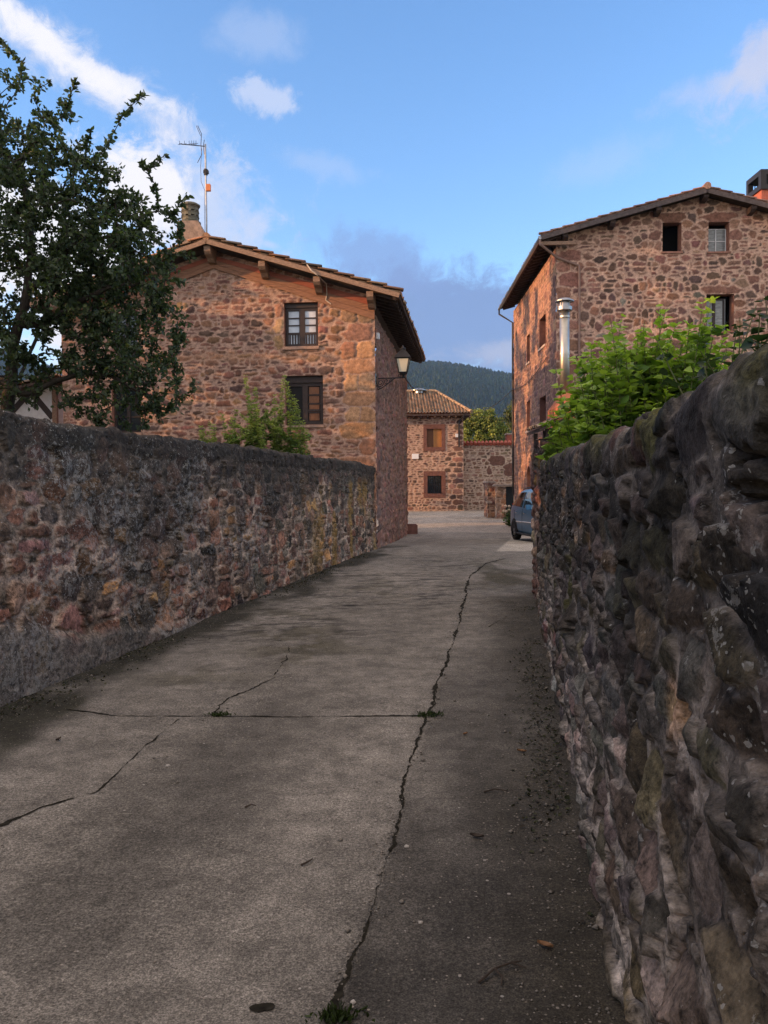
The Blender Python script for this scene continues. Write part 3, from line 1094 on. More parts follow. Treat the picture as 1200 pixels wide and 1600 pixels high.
t = thing('garden_end_wall', 'dark stone cross wall ending the right garden behind the leafy green bush', 'wall', (2.3, 12.2, 0))
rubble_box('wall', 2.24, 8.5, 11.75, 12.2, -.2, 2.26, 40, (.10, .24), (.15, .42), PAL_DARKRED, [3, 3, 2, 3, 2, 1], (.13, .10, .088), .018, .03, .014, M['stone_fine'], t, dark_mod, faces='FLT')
t = thing('wall_pier', 'narrow pier of reddish stone at the far end of the mossy right wall', 'pier', (2.2, 11.2, 0))
rubble_box('shaft', 2.13, 2.40, 10.95, 11.7, -.2, 2.04, 41, (.14, .28), (.2, .5), [(.21, .11, .08), (.17, .085, .065), (.26, .18, .13), (.24, .15, .06), (.14, .085, .07)], [3, 3, 2, 1, 2], (.13, .10, .088), .014, .035, .014, M['stone_fine'], t,
           lambda U, Z, C, A, d, s, i: (C * (1 - .55 * sstep(1.2, 2.0, Z))[..., None], A, d), faces='FLT')


# ------------------------------------------------------------------ roofs and windows
TILE_COLS = [(.30, .155, .085), (.36, .20, .11), (.24, .115, .07), (.27, .20, .14), (.17, .12, .09), (.40, .235, .13)]


def tile_roof(name, O, A, S, W, L, parent, seed, pitch=.235, row=.36, h=.062, step=.032, pal=TILE_COLS, wts=(3, 3, 2, 2, 2, 1), clip=None, fixrow=True):
    """barrel tiles: O ridge corner, A unit vector along the ridge, S unit vector down the slope"""
    O, A, S = (np.array(x, float) for x in (O, A, S))
    N = np.cross(A, S)
    if N[2] < 0:
        N = -N
    nc = int(round(W / pitch))
    nr = int(round(L / row))
    pt, rw = W / nc, L / nr
    ph = np.array([0, .08, .17, .27, .36, .45, .53, .60, .70, .80, .90])
    hh = np.where(ph <= .53, h * np.sin(np.clip(ph / .53, 0, 1) * math.pi) ** .7, -.3 * h * np.sin((ph - .53) / .47 * math.pi))
    a = (np.arange(nc)[:, None] + ph[None, :]).ravel() * pt
    ha = np.tile(hh, nc)
    ci = np.repeat(np.arange(nc), len(ph))
    a = np.append(a, W)
    ha = np.append(ha, 0)
    ci = np.append(ci, nc - 1)
    s = np.stack([np.arange(nr) * rw, (np.arange(nr) + .985) * rw], -1).ravel()
    hs = np.tile([0.0, step], nr)
    ri = np.repeat(np.arange(nr), 2)
    rng = np.random.default_rng(seed)
    jit = rng.uniform(-.012, .012, (nc, nr))
    AA, SS = np.meshgrid(a, s, indexing='ij')
    HH = ha[:, None] + hs[None, :] + jit[ci][:, ri]
    SS = SS + rng.uniform(-.02, .02, (nc, nr))[ci][:, ri] * (hs[None, :] > 0)
    HH = HH + .05 * (fbm(AA * .35, SS * .35, seed, 3) - .5)
    V = O + AA[..., None] * A + SS[..., None] * S + HH[..., None] * N
    col = np.array(pal)[rng.choice(len(pal), (nc, nr), p=np.array(wts) / sum(wts))] * rng.uniform(.75, 1.2, (nc, nr, 1))
    Cc = col[ci][:, ri]
    m = len(s)
    i, j = np.meshgrid(np.arange(len(a) - 1), np.arange(m - 1), indexing='ij')
    keep = np.ones(i.shape, bool)
    if clip is not None:
        keep = clip((a[:-1] + a[1:])[:, None] / 2, (s[:-1] + s[1:])[None, :] / 2)
    i, j = i[keep], j[keep]
    q = i * m + j
    F = np.stack([q, q + 1, q + m + 1, q + m], -1)
    return link(name, np_mesh(name, V.reshape(-1, 3), F, M['tile'], Cc.reshape(-1, 3), smooth=False), parent)


class Frame:
    """a vertical wall plane: A corner, U along, N outward"""
    def __init__(s, A, U, N):
        s.A, s.U, s.N = np.array(A, float), np.array(U, float), np.array(N, float)

    def __call__(s, u, z, d):
        return (s.A[0] + s.U[0] * u + s.N[0] * d, s.A[1] + s.U[1] * u + s.N[1] * d, z + 0 * u)

    def pt(s, u, z, d):
        return np.array([s.A[0] + s.U[0] * u + s.N[0] * d, s.A[1] + s.U[1] * u + s.N[1] * d, z])

    def box(s, mb, u0, u1, z0, z1, d0, d1):
        mb.box(s.pt(u0, z0, d0), s.pt(u1, z0, d0) - s.pt(u0, z0, d0), s.pt(u0, z0, d1) - s.pt(u0, z0, d0), (0, 0, z1 - z0))


def reveal(fr, h, depth, mat, parent, name='window_reveal', t=.03):
    """the four stone cheeks and the dark back of an opening"""
    u0, u1, z0, z1 = h
    m = MB()
    fr.box(m, u0 - t, u0, z0 - t, z1 + t, -depth, -.004)
    fr.box(m, u1, u1 + t, z0 - t, z1 + t, -depth, -.004)
    fr.box(m, u0, u1, z1, z1 + t, -depth, -.004)
    fr.box(m, u0, u1, z0 - t, z0, -depth, -.004)
    return m.build(name, mat, parent)


def sash(fr, parent, h, dep, cols, rows, mat, pane_mat, fw_=.05, bar=.025, name='window', label=None, mull=.09):
    """a timber window set dep behind the wall face: frame (part) with its panes (sub-part)"""
    u0, u1, z0, z1 = h
    m = MB()
    d0, d1 = -dep - .05, -dep
    fr.box(m, u0, u0 + fw_, z0, z1, d0, d1)
    fr.box(m, u1 - fw_, u1, z0, z1, d0, d1)
    fr.box(m, u0 + fw_, u1 - fw_, z0, z0 + fw_, d0, d1)
    fr.box(m, u0 + fw_, u1 - fw_, z1 - fw_, z1, d0, d1)
    iu0, iu1, iz0, iz1 = u0 + fw_, u1 - fw_, z0 + fw_, z1 - fw_
    if cols == 2:
        c = (u0 + u1) / 2
        fr.box(m, c - mull / 2, c + mull / 2, iz0, iz1, d0 - .002, d1 + .006)
    segs = [(iu0, (u0 + u1) / 2 - mull / 2), ((u0 + u1) / 2 + mull / 2, iu1)] if cols == 2 else [(iu0, iu1)]
    for r in range(1, rows):
        z = iz0 + (iz1 - iz0) * r / rows
        for a, b in segs:
            fr.box(m, a, b, z - bar / 2, z + bar / 2, d0 + .004, d1 - .006)
    w = m.build(name, mat, parent)
    if label:
        w['label'] = label
    g = MB()
    fr.box(g, iu0, iu1, iz0, iz1, d0 + .012, d0 + .022)
    g.build('pane', pane_mat, w)
    return w


# ------------------------------------------------------------------ left house
def left_house():
    a = .106
    Av = np.array((-.198, 21.1))
    U, V = np.array((-math.cos(a), math.sin(a))), np.array((math.sin(a), math.cos(a)))
    G = Frame(Av, U, -V)          # gable facing the camera, u to the left
    S = Frame(Av, V, -U)          # lane side, v going away
    HW, WID, LEN = 4.205, 8.41, 10.3
    ZR, SL = 7.945, .309          # tile top at the ridge, roof slope
    house = thing('stone_house', 'reddish stone house with gable to the camera, left of the lane, lantern on its corner', 'house', (Av[0], Av[1], -.05))
    rooftop = lambda u: ZR - SL * np.abs(np.asarray(u, float) - HW)
    deck = lambda u: rooftop(u) - .20
    holes = [(1.47, 2.36, 5.20, 6.33), (1.36, 2.36, 3.18, 4.45), (6.30, 6.98, 5.15, 6.20), (6.25, 7.05, 3.05, 4.25)]
    # quoins on the lane corner and dressed blocks beside the windows
    rng = np.random.default_rng(4)
    ex = []
    z = -.4
    k = 0
    while z < 6.1:
        h = rng.uniform(.30, .46)
        w = (.80, .46)[k % 2] * rng.uniform(.85, 1.2)
        if k % 2 and rng.random() < .5:
            ex.append((w * .5, z + h / 2, w * .5, h / 2))
            ex.append((w + .18, z + h / 2, .2, h / 2))
        else:
            ex.append((w * .5, z + h / 2, w * .5, h / 2))
        z += h
        k += 1
    for zz in (5.30, 5.74, 6.14):
        ex.append((2.50, zz, .14, .2))
    st = Stones(-.1, WID, -.4, 8.0, (.07, .20), (.13, .50), 61, ex, split=.30, jit=.4)
    cols = palette_cols(st.n, PAL_RED, [4, 4, 4, 2, 2.5, 1.5], .2, 62)
    q = np.arange(st.n) >= len(st.sd)
    qc = palette_cols(st.n, [(.34, .18, .105), (.29, .145, .10), (.33, .21, .12), (.25, .16, .10)], [3, 2, 2, 1], .1, 63)
    cols[q] = qc[q]
    us = grid_lines(0, WID, .026, [x for h in holes for x in h[:2]])
    zs = np.concatenate([np.linspace(-.4, 1.9, 24)[:-1], grid_lines(1.9, 7.8, .024, [x for h in holes for x in h[2:]])])

    def mod(Uu, Zz, C, A, d, sid, ins):
        # a soft-edged lighter orange band across the wall
        b = np.exp(-((Zz - 4.95 - .12 * (fbm(Uu * .7, 0 * Zz, 3, 3) - .5)) / .13) ** 2) * .45
        C = C * (1 - b[..., None]) + np.array((.36, .20, .12)) * b[..., None]
        return C, A * 0, d
    stone_face('wall', G, us, zs, st, cols, (.36, .235, .185), .017, .026, M['stone_far'], house, holes, lambda u: deck(u) - .02, mod, flip=True, seed=64, warp=.6, p=2.8)
    # lane wall
    ex2 = []
    z = -.4
    k = 0
    while z < 5.8:
        h = .38
        w = (.45, .85)[k % 2]
        ex2.append((w * .5, z + h / 2, w * .5, h / 2))
        z += h
        k += 1
    st2 = Stones(0, LEN, -.5, 6.2, (.10, .34), (.14, .6), 65, ex2, split=.45, jit=.5)
    c2 = palette_cols(st2.n, [(.20, .105, .080), (.17, .092, .075), (.24, .13, .10), (.15, .095, .080)], [3, 3, 2, 2], .16, 66)
    stone_face('wall', S, grid_lines(0, LEN, .035), grid_lines(-.5, 5.95, .03), st2, c2, (.20, .125, .10), .022, .045, M['stone_far'], house, seed=67, warp=.8, p=2.4, tilt=.9, rough=.014)
    m = MB()       # hidden sides
    S2 = Frame(Av + U * WID, V, U)
    S2.box(m, 0, LEN, -.5, 5.95, -.3, 0)
    m.build('wall', M['dressed'], house)
    # windows
    for i, h in enumerate(holes):
        reveal(G, h, .30, M['dressed'], house)
    h = holes[0]
    hh = (h[0] + .02, h[1] - .02, h[2] + .02, h[3] - .13)
    m = MB()      # timber lintel
    G.box(m, h[0] - .01, h[1] + .01, h[3] - .12, h[3], -.28, -.10)
    m.build('lintel', M['wood_dark'], house)
    w = sash(G, house, hh, .13, 2, 1, M['wood_dark'], M['pane_sky'], .065, name='window', mull=.15, label='dark casement window with six pale panes under the roof')
    mid = (hh[0] + hh[1]) / 2

    def bar(*q):
        m = MB()
        G.box(m, *q)
        m.build('glazing_bar', M['wood_dark'], w)
    for (b0, b1) in ((hh[0] + .065, mid - .075), (mid + .075, hh[1] - .065)):
        zz0, zz1 = hh[2] + .065, hh[3] - .065
        rail = zz0 + .24
        bar(b0, b1, rail, rail + .055, -.165, -.125)
        for k in (1, 2):
            zk = rail + .055 + (zz1 - rail - .055) * k / 3
            bar(b0, b1, zk - .014, zk + .014, -.165, -.128)
        for k in range(4):
            x = b0 + (b1 - b0) * (k + .5) / 4
            m = MB()
            G.box(m, x - .017, x + .017, zz0, rail, -.165, -.128)
            m.build('baluster', M['wood_dark'], w)
    m = MB()
    G.box(m, h[0] - .03, h[1] + .05, h[2] - .085, h[2] - .002, -.25, .05)
    m.build('sill', M['sill'], house, bevel=.01)
    h = holes[1]
    m = MB()
    G.box(m, h[0] - .01, h[1] + .01, h[3] - .17, h[3], -.28, -.10)
    m.build('lintel', M['wood_dark'], house)
    hh = (h[0] + .02, h[1] - .02, h[2] + .02, h[3] - .18)
    w = sash(G, house, hh, .15, 2, 1, M['wood_dark'], M['dark_inside'], .08, name='window', mull=.14, label='dark casement window with brown inner shutters')
    m = MB()
    mid = (hh[0] + hh[1]) / 2
    b0, b1 = hh[0] + .08, mid - .07
    z0, z1 = hh[2] + .08, hh[3] - .08
    for k in range(4):
        za = z0 + (z1 - z0) * k / 4
        G.box(m, b0 + .03, b1 - .03, za + .02, za + (z1 - z0) / 4 - .02, -.192, -.168)
    m.build('inner_shutter', M['wood_shutter'], w)
    for k in range(1, 4):
        za = z0 + (z1 - z0) * k / 4
        bar(b0, b1, za - .016, za + .016, -.19, -.155)
    bar(b0, b1, z0 + .26, z0 + .31, -.19, -.145)
    m = MB()
    G.box(m, h[0] - .02, h[1] + .02, h[2] - .08, h[2] - .002, -.25, .04)
    m.build('sill', M['sill'], house, bevel=.01)
    for h in holes[2:]:
        sash(G, house, h, .15, 2, 3, M['wood_dark'], M['pane_dark'], .06)
        m = MB()
        G.box(m, h[0] - .02, h[1] + .02, h[2] - .08, h[2] - .002, -.25, .04)
        m.build('sill', M['sill'], house, bevel=.01)
    # roof: deck, tiles, barge boards
    E, FO, BO = .716, .60, .5
    cosr = 1 / math.hypot(1, SL)
    roof = None
    for sgn in (-1, 1):
        Su = np.array([U[0] * sgn, U[1] * sgn, -SL]) * cosr
        A3 = np.array([V[0], V[1], 0])
        N3 = np.cross(A3, Su)
        N3 = N3 if N3[2] > 0 else -N3
        O = G.pt(HW, ZR - .075, FO)
        L = (HW + E) / cosr
        tr = tile_roof('roof', O, A3, Su, LEN + FO + BO, L, house, 71 + sgn)
        m = MB()
        m.box(O - N3 * .055, A3 * (LEN + FO + BO), Su * (L - .04), N3 * .045)
        m.build('soffit_boards', M['wood_soffit'], tr)
        m = MB()
        m.box(O - N3 * .125 - A3 * .035, A3 * .035, Su * (L - .01), N3 * .115)
        m.build('bargeboard', M['wood_grey'], tr)
        # verge tiles lapped up the gable edge
        rng = np.random.default_rng(75 + sgn)
        vv, ff, cc = [], [], []
        n = int(L / .40)
        for i in range(n):
            c = np.array(TILE_COLS[rng.integers(0, 5)]) * rng.uniform(.75, 1.2)
            p0 = O + Su * (i * L / n - .03) + N3 * .045
            p1 = O + Su * ((i + 1) * L / n + .035) + N3 * (.088 + rng.uniform(-.01, .012))
            b = len(vv)
            for p, r in ((p0, .085), (p1, .105)):
                for k in range(7):
                    th = math.pi * k / 6
                    vv.append(p + A3 * (.055 - math.cos(th) * r) + N3 * (math.sin(th) * r * .55))
                    cc.append(c)
                for k in range(7):
                    th = math.pi * (6 - k) / 6
                    vv.append(p + A3 * (.055 - math.cos(th) * (r - .016)) + N3 * (math.sin(th) * (r - .016) * .55 - .022))
                    cc.append(c * .8)
            for k in range(14):
                k2 = (k + 1) % 14
                ff.append((b + k, b + k2, b + 14 + k2, b + 14 + k))
            for k in range(6):
                ff.append((b + 14 + k, b + 14 + k + 1, b + 14 + 12 - k, b + 14 + 13 - k))
        link('verge_tiles', np_mesh('verge_tiles', vv, np.array(ff), M['tile'], np.array(cc)), tr)
        if sgn == -1:
            roof = tr
            # rafter tails under the lane eave
            for i in range(26):
                v = -.35 + i * (LEN + .6) / 25
                m = MB()
                p = O + A3 * (v + FO - .05) + Su * (HW / cosr - .05) - N3 * .17
                m.box(p, A3 * .09, Su * (.66 / cosr), N3 * .112)
                m.build('rafter', M['wood_soffit'], tr)
    # ridge tiles
    m = MB()
    for i in range(26):
        p = G.pt(HW, ZR - .02, FO + .02 - i * .42)
        q = G.pt(HW, ZR - .005, FO + .02 - i * .42 - .46)
        m.tube([p, q], [.10, .085], 10)
    rt_ = m.mesh('ridge_tiles', M['tile'])
    ca = rt_.color_attributes.new('Col', 'FLOAT_COLOR', 'POINT')
    ca.data.foreach_set('color', np.tile(np.array([.29, .16, .09, 1], np.float32), len(rt_.vertices)))
    link('ridge_tiles', rt_, roof)
    # purlin ends with shaped undersides
    for u in (HW, 2.80, 1.40, .06, 5.61, 7.01, 8.33):
        zt = float(deck(u)) - .035
        m = MB()
        b = .085
        prof = [(-.05, zt), (FO - .05, zt), (FO - .05, zt - .13), (FO - .12, zt - .20), (FO - .28, zt - .25), (FO - .38, zt - .33), (-.05, zt - .36)]
        m.prism([G.pt(u - b, z, d) for d, z in prof], G.pt(u + b, 0, 0) - G.pt(u - b, 0, 0))
        m.build('purlin_end', M['wood_grey'], house)
    # frieze planks under the verge
    for sgn in (-1, 1):
        for k in range(3):
            m = MB()
            u0, u1 = (HW, .0) if sgn < 0 else (HW, WID)
            pts = []
            t0, t1 = (.10 + .11 * k, .10 + .11 * (k + 1) - .006)
            f0, f1 = (.10 + .165 * k, .10 + .165 * (k + 1) - .006)
            z0a, z0b = float(deck(u0)) - t1 - .05, float(deck(u0)) - t0 - .05
            z1a, z1b = float(deck(u1)) - f1 - .03, float(deck(u1)) - f0 - .03
            A_, B_, C_, D_ = G.pt(u0, z0a, .032 + .002 * k), G.pt(u1, z1a, .032 + .002 * k), G.pt(u1, z1b, .032 + .002 * k), G.pt(u0, z0b, .032 + .002 * k)
            m.prism([A_, B_, C_, D_], np.array([*G.N, 0]) * .022)
            m.build('frieze_plank', M['wood_red'] if (k == 0) else M['wood_plank'], house)
    # chimney: rendered base, perforated round pot
    c = np.array((-5.28, 23.0))
    ch = MB()
    ch.prism([(c[0] - .33, c[1] - .3, 7.3), (c[0] + .42, c[1] - .3, 7.3), (c[0] + .42, c[1] - .3, 8.55), (c[0] + .24, c[1] - .3, 8.88), (c[0] - .30, c[1] - .3, 8.88), (c[0] - .33, c[1] - .3, 8.8)], (0, .6, 0))
    cho = ch.build('chimney', M['pink_render'], roof)
    p = MB()
    z = 8.88
    p.lathe((c[0] - .03, c[1], z), [(.29, 0), (.29, .04), (.2, .041), (.2, .07)], 18)
    z = 8.95
    for k in range(3):
        p.lathe((c[0] - .03, c[1], z), [(.235, 0), (.235, .085), (.25, .09), (.25, .10), (.19, .101)], 18)
        for j in range(9):
            th = 2 * math.pi * j / 9
            x, y = c[0] - .03 + .21 * math.cos(th), c[1] + .21 * math.sin(th)
            p.aabb(x - .03, x + .03, y - .03, y + .03, z + .1, z + .14)
        z += .14
    p.lathe((c[0] - .03, c[1], z - .03), [(.17, 0), (.27, .01), (.28, .05), (.20, .10), (.05, .13)], 18)
    p.build('chimney_pot', plain('mossy_chimney_pot', (.13, .125, .10), .9, var=.5, scale=10, bmp=.5, bdist=.01), cho, smooth=False)
    # small white lamp box under the eave corner
    m = MB()
    S.box(m, .10, .24, 5.36, 5.52, 0, .10)
    m.build('junction_box', M['white_render'], house, bevel=.01)
    # pale telephone lead over the verge
    m = MB()
    m.tube([G.pt(1.62, 7.12, .62), G.pt(1.50, 6.95, .68), G.pt(1.38, 6.86, .66), G.pt(1.20, 6.72, .25), G.pt(1.22, 6.50, .07), G.pt(1.25, 6.35, .06), G.pt(1.12, 6.25, .06)], .016, 6)
    m.build('cable', M['cable_pale'], house)
    # antenna
    an = thing('tv_antenna', 'thin television antenna mast with comb aerial on the ridge of the left house', 'antenna', (-4.84, 22.9, 8.0))
    ax, ay = -4.84, 22.9
    m = MB()
    m.tube([(ax, ay, 7.9), (ax, ay, 11.02)], .026, 8)
    m.build('mast', M['metal_grey'], an)
    m = MB()
    m.tube([(ax, ay, 10.96), (ax - .70, ay - .08, 11.0)], .012, 6)
    for k, x in enumerate((-.69, -.56, -.43, -.36, -.30, -.24)):
        m.tube([(ax + x, ay - .16 - .08, 10.99 - .08), (ax + x + .02, ay + .08, 10.99 + .09)], .007, 5)
        m.tube([(ax + x, ay - .07, 10.98), (ax + x, ay - .07, 11.09)], .006, 5)
    m.build('yagi', M['metal_black'], an)
    m = MB()
    for s_ in (-1, 1):
        m.tube([(ax - .10, ay - .1, 10.98), (ax - .10 + .02, ay - .1, 10.98 + .28 * s_), (ax - .18 + (.0 if s_ > 0 else -.02), ay - .1, 10.98 + .50 * s_)], .009, 5)
        m.tube([(ax - .08, ay + .1, 10.98), (ax - .05, ay + .1, 10.98 + .20 * s_)], .009, 5)
    m.tube([(ax - .10, ay - .1, 11.2), (ax - .22, ay - .1, 11.48)], .007, 5)
    m.build('reflector', M['metal_black'], an)
    m = MB()
    m.tube([(ax, ay, 10.18), (ax, ay, 10.34)], .055, 8)
    m.aabb(ax - .06, ax + .08, ay - .05, ay + .05, 10.22, 10.30)
    m.build('clamp', M['metal_black'], an)
    m = MB()
    m.aabb(ax + .02, ax + .13, ay - .06, ay + .04, 9.74, 9.92)
    m.build('amplifier_box', M['antenna_orange'], an)
    m = MB()
    m.tube([(ax - .10, ay, 10.9), (ax - .14, ay, 10.4), (ax - .13, ay, 10.0), (ax - .03, ay, 9.75), (ax - .05, ay, 9.2), (ax - .05, ay, 8.3)], .006, 5)
    m.build('lead', M['cable'], an)
    return G, S


LG, LS = left_house()


def lantern():
    S = LS
    o = S.pt(.22, 4.36, 0)
    out = np.array([S.N[0], S.N[1], 0])
    al = np.array([S.U[0], S.U[1], 0])
    t = thing('street_lantern', 'black iron wall lantern with cream panes on a scrolled bracket', 'lantern', tuple(o))
    up = np.array([0, 0, 1.0])
    Q = lambda d, z, s=0: o + out * d + up * z + al * s
    m = MB()
    m.box(Q(0, -.34, -.03), al * .06, out * .018, up * .40)
    m.tube([Q(0, 0), Q(.74, .01)], .016, 6)
    m.tube([Q(.01, -.30), Q(.14, -.25), Q(.30, -.14), Q(.44, -.03), Q(.5, 0)], .013, 6)
    def scroll(c, r, turns, s0=0, dirn=1):
        pts = []
        for k in range(int(12 * turns) + 1):
            th = s0 + dirn * 2 * math.pi * k / 12
            rr = r * (1 - .8 * k / (12 * turns))
            pts.append(Q(c[0] + rr * math.cos(th), c[1] + rr * math.sin(th)))
        m.tube(pts, .010, 5)
    scroll((.11, -.12), .10, 1.6, math.pi)
    scroll((.27, -.075), .07, 1.5, 0, -1)
    scroll((.39, -.045), .045, 1.3, math.pi)
    scroll((.06, -.24), .05, 1.3, math.pi / 2)
    scroll((.60, .06), .05, 1.2, -math.pi / 2)
    m.build('bracket', M['metal_black'], t)
    cx = .70
    m = MB()
    m.lathe(Q(cx, 0), [(.02, 0), (.05, .03), (.03, .06), (.09, .10), (.11, .13)], 10)
    m.build('collar', M['metal_black'], t)
    z0, z1, r0, r1 = .14, .50, .098, .168

    def ring(r, z):
        return [Q(cx - r, z, -r), Q(cx + r, z, -r), Q(cx + r, z, r), Q(cx - r, z, r)]
    m = MB()
    b, tp = ring(r0, z0), ring(r1, z1)
    for k in range(4):
        m.tube([b[k], tp[k]], .014, 5)
        m.tube([b[k], b[(k + 1) % 4]], .014, 5)
        m.tube([tp[k], tp[(k + 1) % 4]], .018, 5)
    hs = [ring(r1 + .045, z1 + .01), ring(r1 + .03, z1 + .04), ring(.085, z1 + .185), ring(.06, z1 + .20), ring(.06, z1 + .235)]
    for p, q in zip(hs[:-1], hs[1:]):
        m.poly(p + q, [(i, (i + 1) % 4, 4 + (i + 1) % 4, 4 + i) for i in range(4)])
    m.poly(hs[0], [(0, 1, 2, 3)])
    m.poly(hs[-1], [(0, 1, 2, 3)])
    m.build('frame', M['metal_black'], t)
    b, tp = ring(r0 - .006, z0 + .005), ring(r1 - .006, z1)
    for k in range(4):
        k2 = (k + 1) % 4
        m = MB()
        m.poly([b[k], b[k2], tp[k2], tp[k]], [(0, 1, 2, 3)])
        m.build('pane', M['cream_glass'], t)
    m = MB()
    m.lathe(Q(cx, z1 + .235), [(.085, 0), (.09, .02), (.04, .04), (.03, .07), (.012, .10)], 10)
    m.build('finial', M['metal_black'], t)
    return Q(cx, .1)


LANT = lantern()


# ------------------------------------------------------------------ right house
def right_house():
    b = .019
    Av = np.array((6.213, 29.5))
    U, V = np.array((math.cos(b), -math.sin(b))), np.array((math.sin(b), math.cos(b)))
    G = Frame(Av, U, -V)
    S = Frame(Av, V, -U)
    HW, WID, LEN = 5.14, 10.28, 10.9
    ZR, SL = 11.94, .27
    house = thing('stone_house', 'tall three storey stone house with low gable and bare attic window on the right', 'house', (Av[0], Av[1], -.3))
    rooftop = lambda u: ZR - SL * np.abs(np.asarray(u, float) - HW)
    deck = lambda u: rooftop(u) - .20
    gh = [(3.76, 4.43, 9.80, 10.82), (5.38, 6.12, 9.78, 10.82), (5.32, 6.30, 6.98, 8.28)]
    rng = np.random.default_rng(9)
    ex = []
    z, k = -.5, 0
    while z < 9.7:
        h = rng.uniform(.3, .52)
        w = (.95, .55)[k % 2] * rng.uniform(.85, 1.15)
        ex.append((w / 2, z + h / 2, w / 2, h / 2))
        z += h
        k += 1
    for h in gh:
        ex.append(((h[0] + h[1]) / 2, h[3] + .17, (h[1] - h[0]) / 2 + .24, .165))
        for i, zz in enumerate(np.arange(h[2] + .2, h[3], .38)):
            ex.append((h[0] - .16 - .06 * (i % 2), zz, .15 + .06 * (i % 2), .18))
            ex.append((h[1] + .18 + .05 * (i % 2), zz, .17 + .05 * (i % 2), .18))
    st = Stones(-.1, WID, -.5, 12.2, (.09, .38), (.13, .56), 81, ex, split=.45, jit=.5)
    cols = palette_cols(st.n, [(.175, .092, .072), (.135, .078, .066), (.21, .115, .088), (.10, .066, .056), (.24, .14, .105), (.15, .138, .118)], [4, 4, 3, 3, 2, .5], .16, 82)
    q = np.arange(st.n) >= len(st.sd)
    cols[q] = palette_cols(st.n, [(.23, .125, .098), (.19, .10, .078)], [2, 1], .08, 83)[q]
    us = grid_lines(0, WID, .034, [x for h in gh for x in h[:2]])
    zs = np.concatenate([np.linspace(-.5, 2.6, 20)[:-1], grid_lines(2.6, 11.8, .032, [x for h in gh for x in h[2:]])])
    stone_face('wall', G, us, zs, st, cols, (.43, .285, .225), .026, .022, M['stone_far'], house, gh, lambda u: deck(u) - .02, None, seed=84, warp=.5, p=2.4, wscale=1.6)
    sh = [(2.10, 3.55, 6.95, 8.12), (5.93, 6.80, 6.85, 8.05), (2.10, 3.5, 3.98, 5.0), (5.95, 6.83, 3.9, 5.18), (5.81, 6.79, -.5, 2.35)]
    st2 = Stones(-.1, LEN, -.6, 10.2, (.12, .34), (.16, .55), 85, [(.25 + .1 * (k % 2), -.3 + .4 * k, .25 + .1 * (k % 2), .2) for k in range(26)], split=.35)
    c2 = palette_cols(st2.n, [(.21, .115, .085), (.17, .095, .078), (.25, .145, .10), (.145, .086, .073)], [3, 3, 2, 1.5], .15, 86)
    stone_face('wall', S, grid_lines(0, LEN, .06, [x for h in sh for x in h[:2]]), grid_lines(-.6, 10.0, .04, [x for h in sh for x in h[2:]]),
               st2, c2, (.32, .19, .135), .018, .024, M['stone_far'], house, sh, None, None, flip=True, seed=87, warp=.45)
    m = MB()
    Frame(Av + U * WID, V, U).box(m, 0, LEN, -.5, 9.9, -.3, 0)
    Frame(Av + V * LEN, U, V).box(m, 0, WID, -.5, 9.9, -.3, -.01)
    m.build('wall', M['dressed'], house)
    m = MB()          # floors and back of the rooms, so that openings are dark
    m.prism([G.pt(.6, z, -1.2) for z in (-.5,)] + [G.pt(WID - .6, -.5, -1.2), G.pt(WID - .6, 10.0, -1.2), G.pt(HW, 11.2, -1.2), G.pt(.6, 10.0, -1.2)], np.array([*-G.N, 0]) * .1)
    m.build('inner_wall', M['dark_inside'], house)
    for h in gh:
        reveal(G, h, .42, M['dressed'], house)
        m = MB()
        G.box(m, h[0] - .04, h[1] + .05, h[2] - .07, h[2] - .002, -.30, .045)
        m.build('sill', M['dressed'], house, bevel=.008)
    # left attic opening has no window in it; the right one has a white four-pane window
    h = gh[1]
    sash(G, house, (h[0] + .0, h[1] - .005, h[2], h[3] - .16), .30, 2, 2, M['white_render'], M['pane_grey'], .025, .025, mull=.03, label='pale four-pane attic window under the ridge')
    h = gh[2]
    w = sash(G, house, (h[0], h[1] - .22, h[2], h[3] - .10), .30, 2, 1, M['wood_dark'], M['pane_grey'], .06, mull=.10, label='grey-blinded window with one leaf swung inward')
    m = MB()
    G.box(m, h[1] - .25, h[1] - .20, h[2] + .02, h[3] - .12, -.60, -.27)
    m.build('open_leaf', M['pane_dark'], w)
    for h in sh[:4]:
        reveal(S, h, .40, M['dressed_far'], house)
        sash(S, house, h, .26, 2, 3, M['wood_shutter'], M['pane_dark'], .06)
        m = MB()
        S.box(m, h[0] - .05, h[1] + .05, h[2] - .09, h[2] - .002, -.2, .06)
        m.build('sill', M['slab'], house, bevel=.01)
    h = sh[4]
    # arched doorway: masonry spandrels over a plank door
    m = MB()
    c, r = (h[0] + h[1]) / 2, (h[1] - h[0]) / 2
    zs_ = h[3] - r
    n = 12
    for k in range(n):
        t0, t1 = math.pi * k / n, math.pi * (k + 1) / n
        m.prism([S.pt(c + r * math.cos(t0), zs_ + r * math.sin(t0), .012), S.pt(c + r * math.cos(t1), zs_ + r * math.sin(t1), .012),
                 S.pt(c + r * math.cos(t1), h[3] + .06, .012), S.pt(c + r * math.cos(t0), h[3] + .06, .012)], np.array([*-S.N, 0]) * .35)
    m.build('door_arch', M['dressed'], house)
    reveal(S, h, .40, M['dressed'], house, 'door_reveal')
    m = MB()
    for k in range(5):
        a0 = h[0] + (h[1] - h[0]) * k / 5
        S.box(m, a0 + .006, a0 + (h[1] - h[0]) / 5 - .006, -.35, h[3] - .02, -.32, -.27)
    m.build('door', M['wood_dark'], house)
    # roof
    E, FO, BO = .639, .5, .5
    cosr = 1 / math.hypot(1, SL)
    roof = None
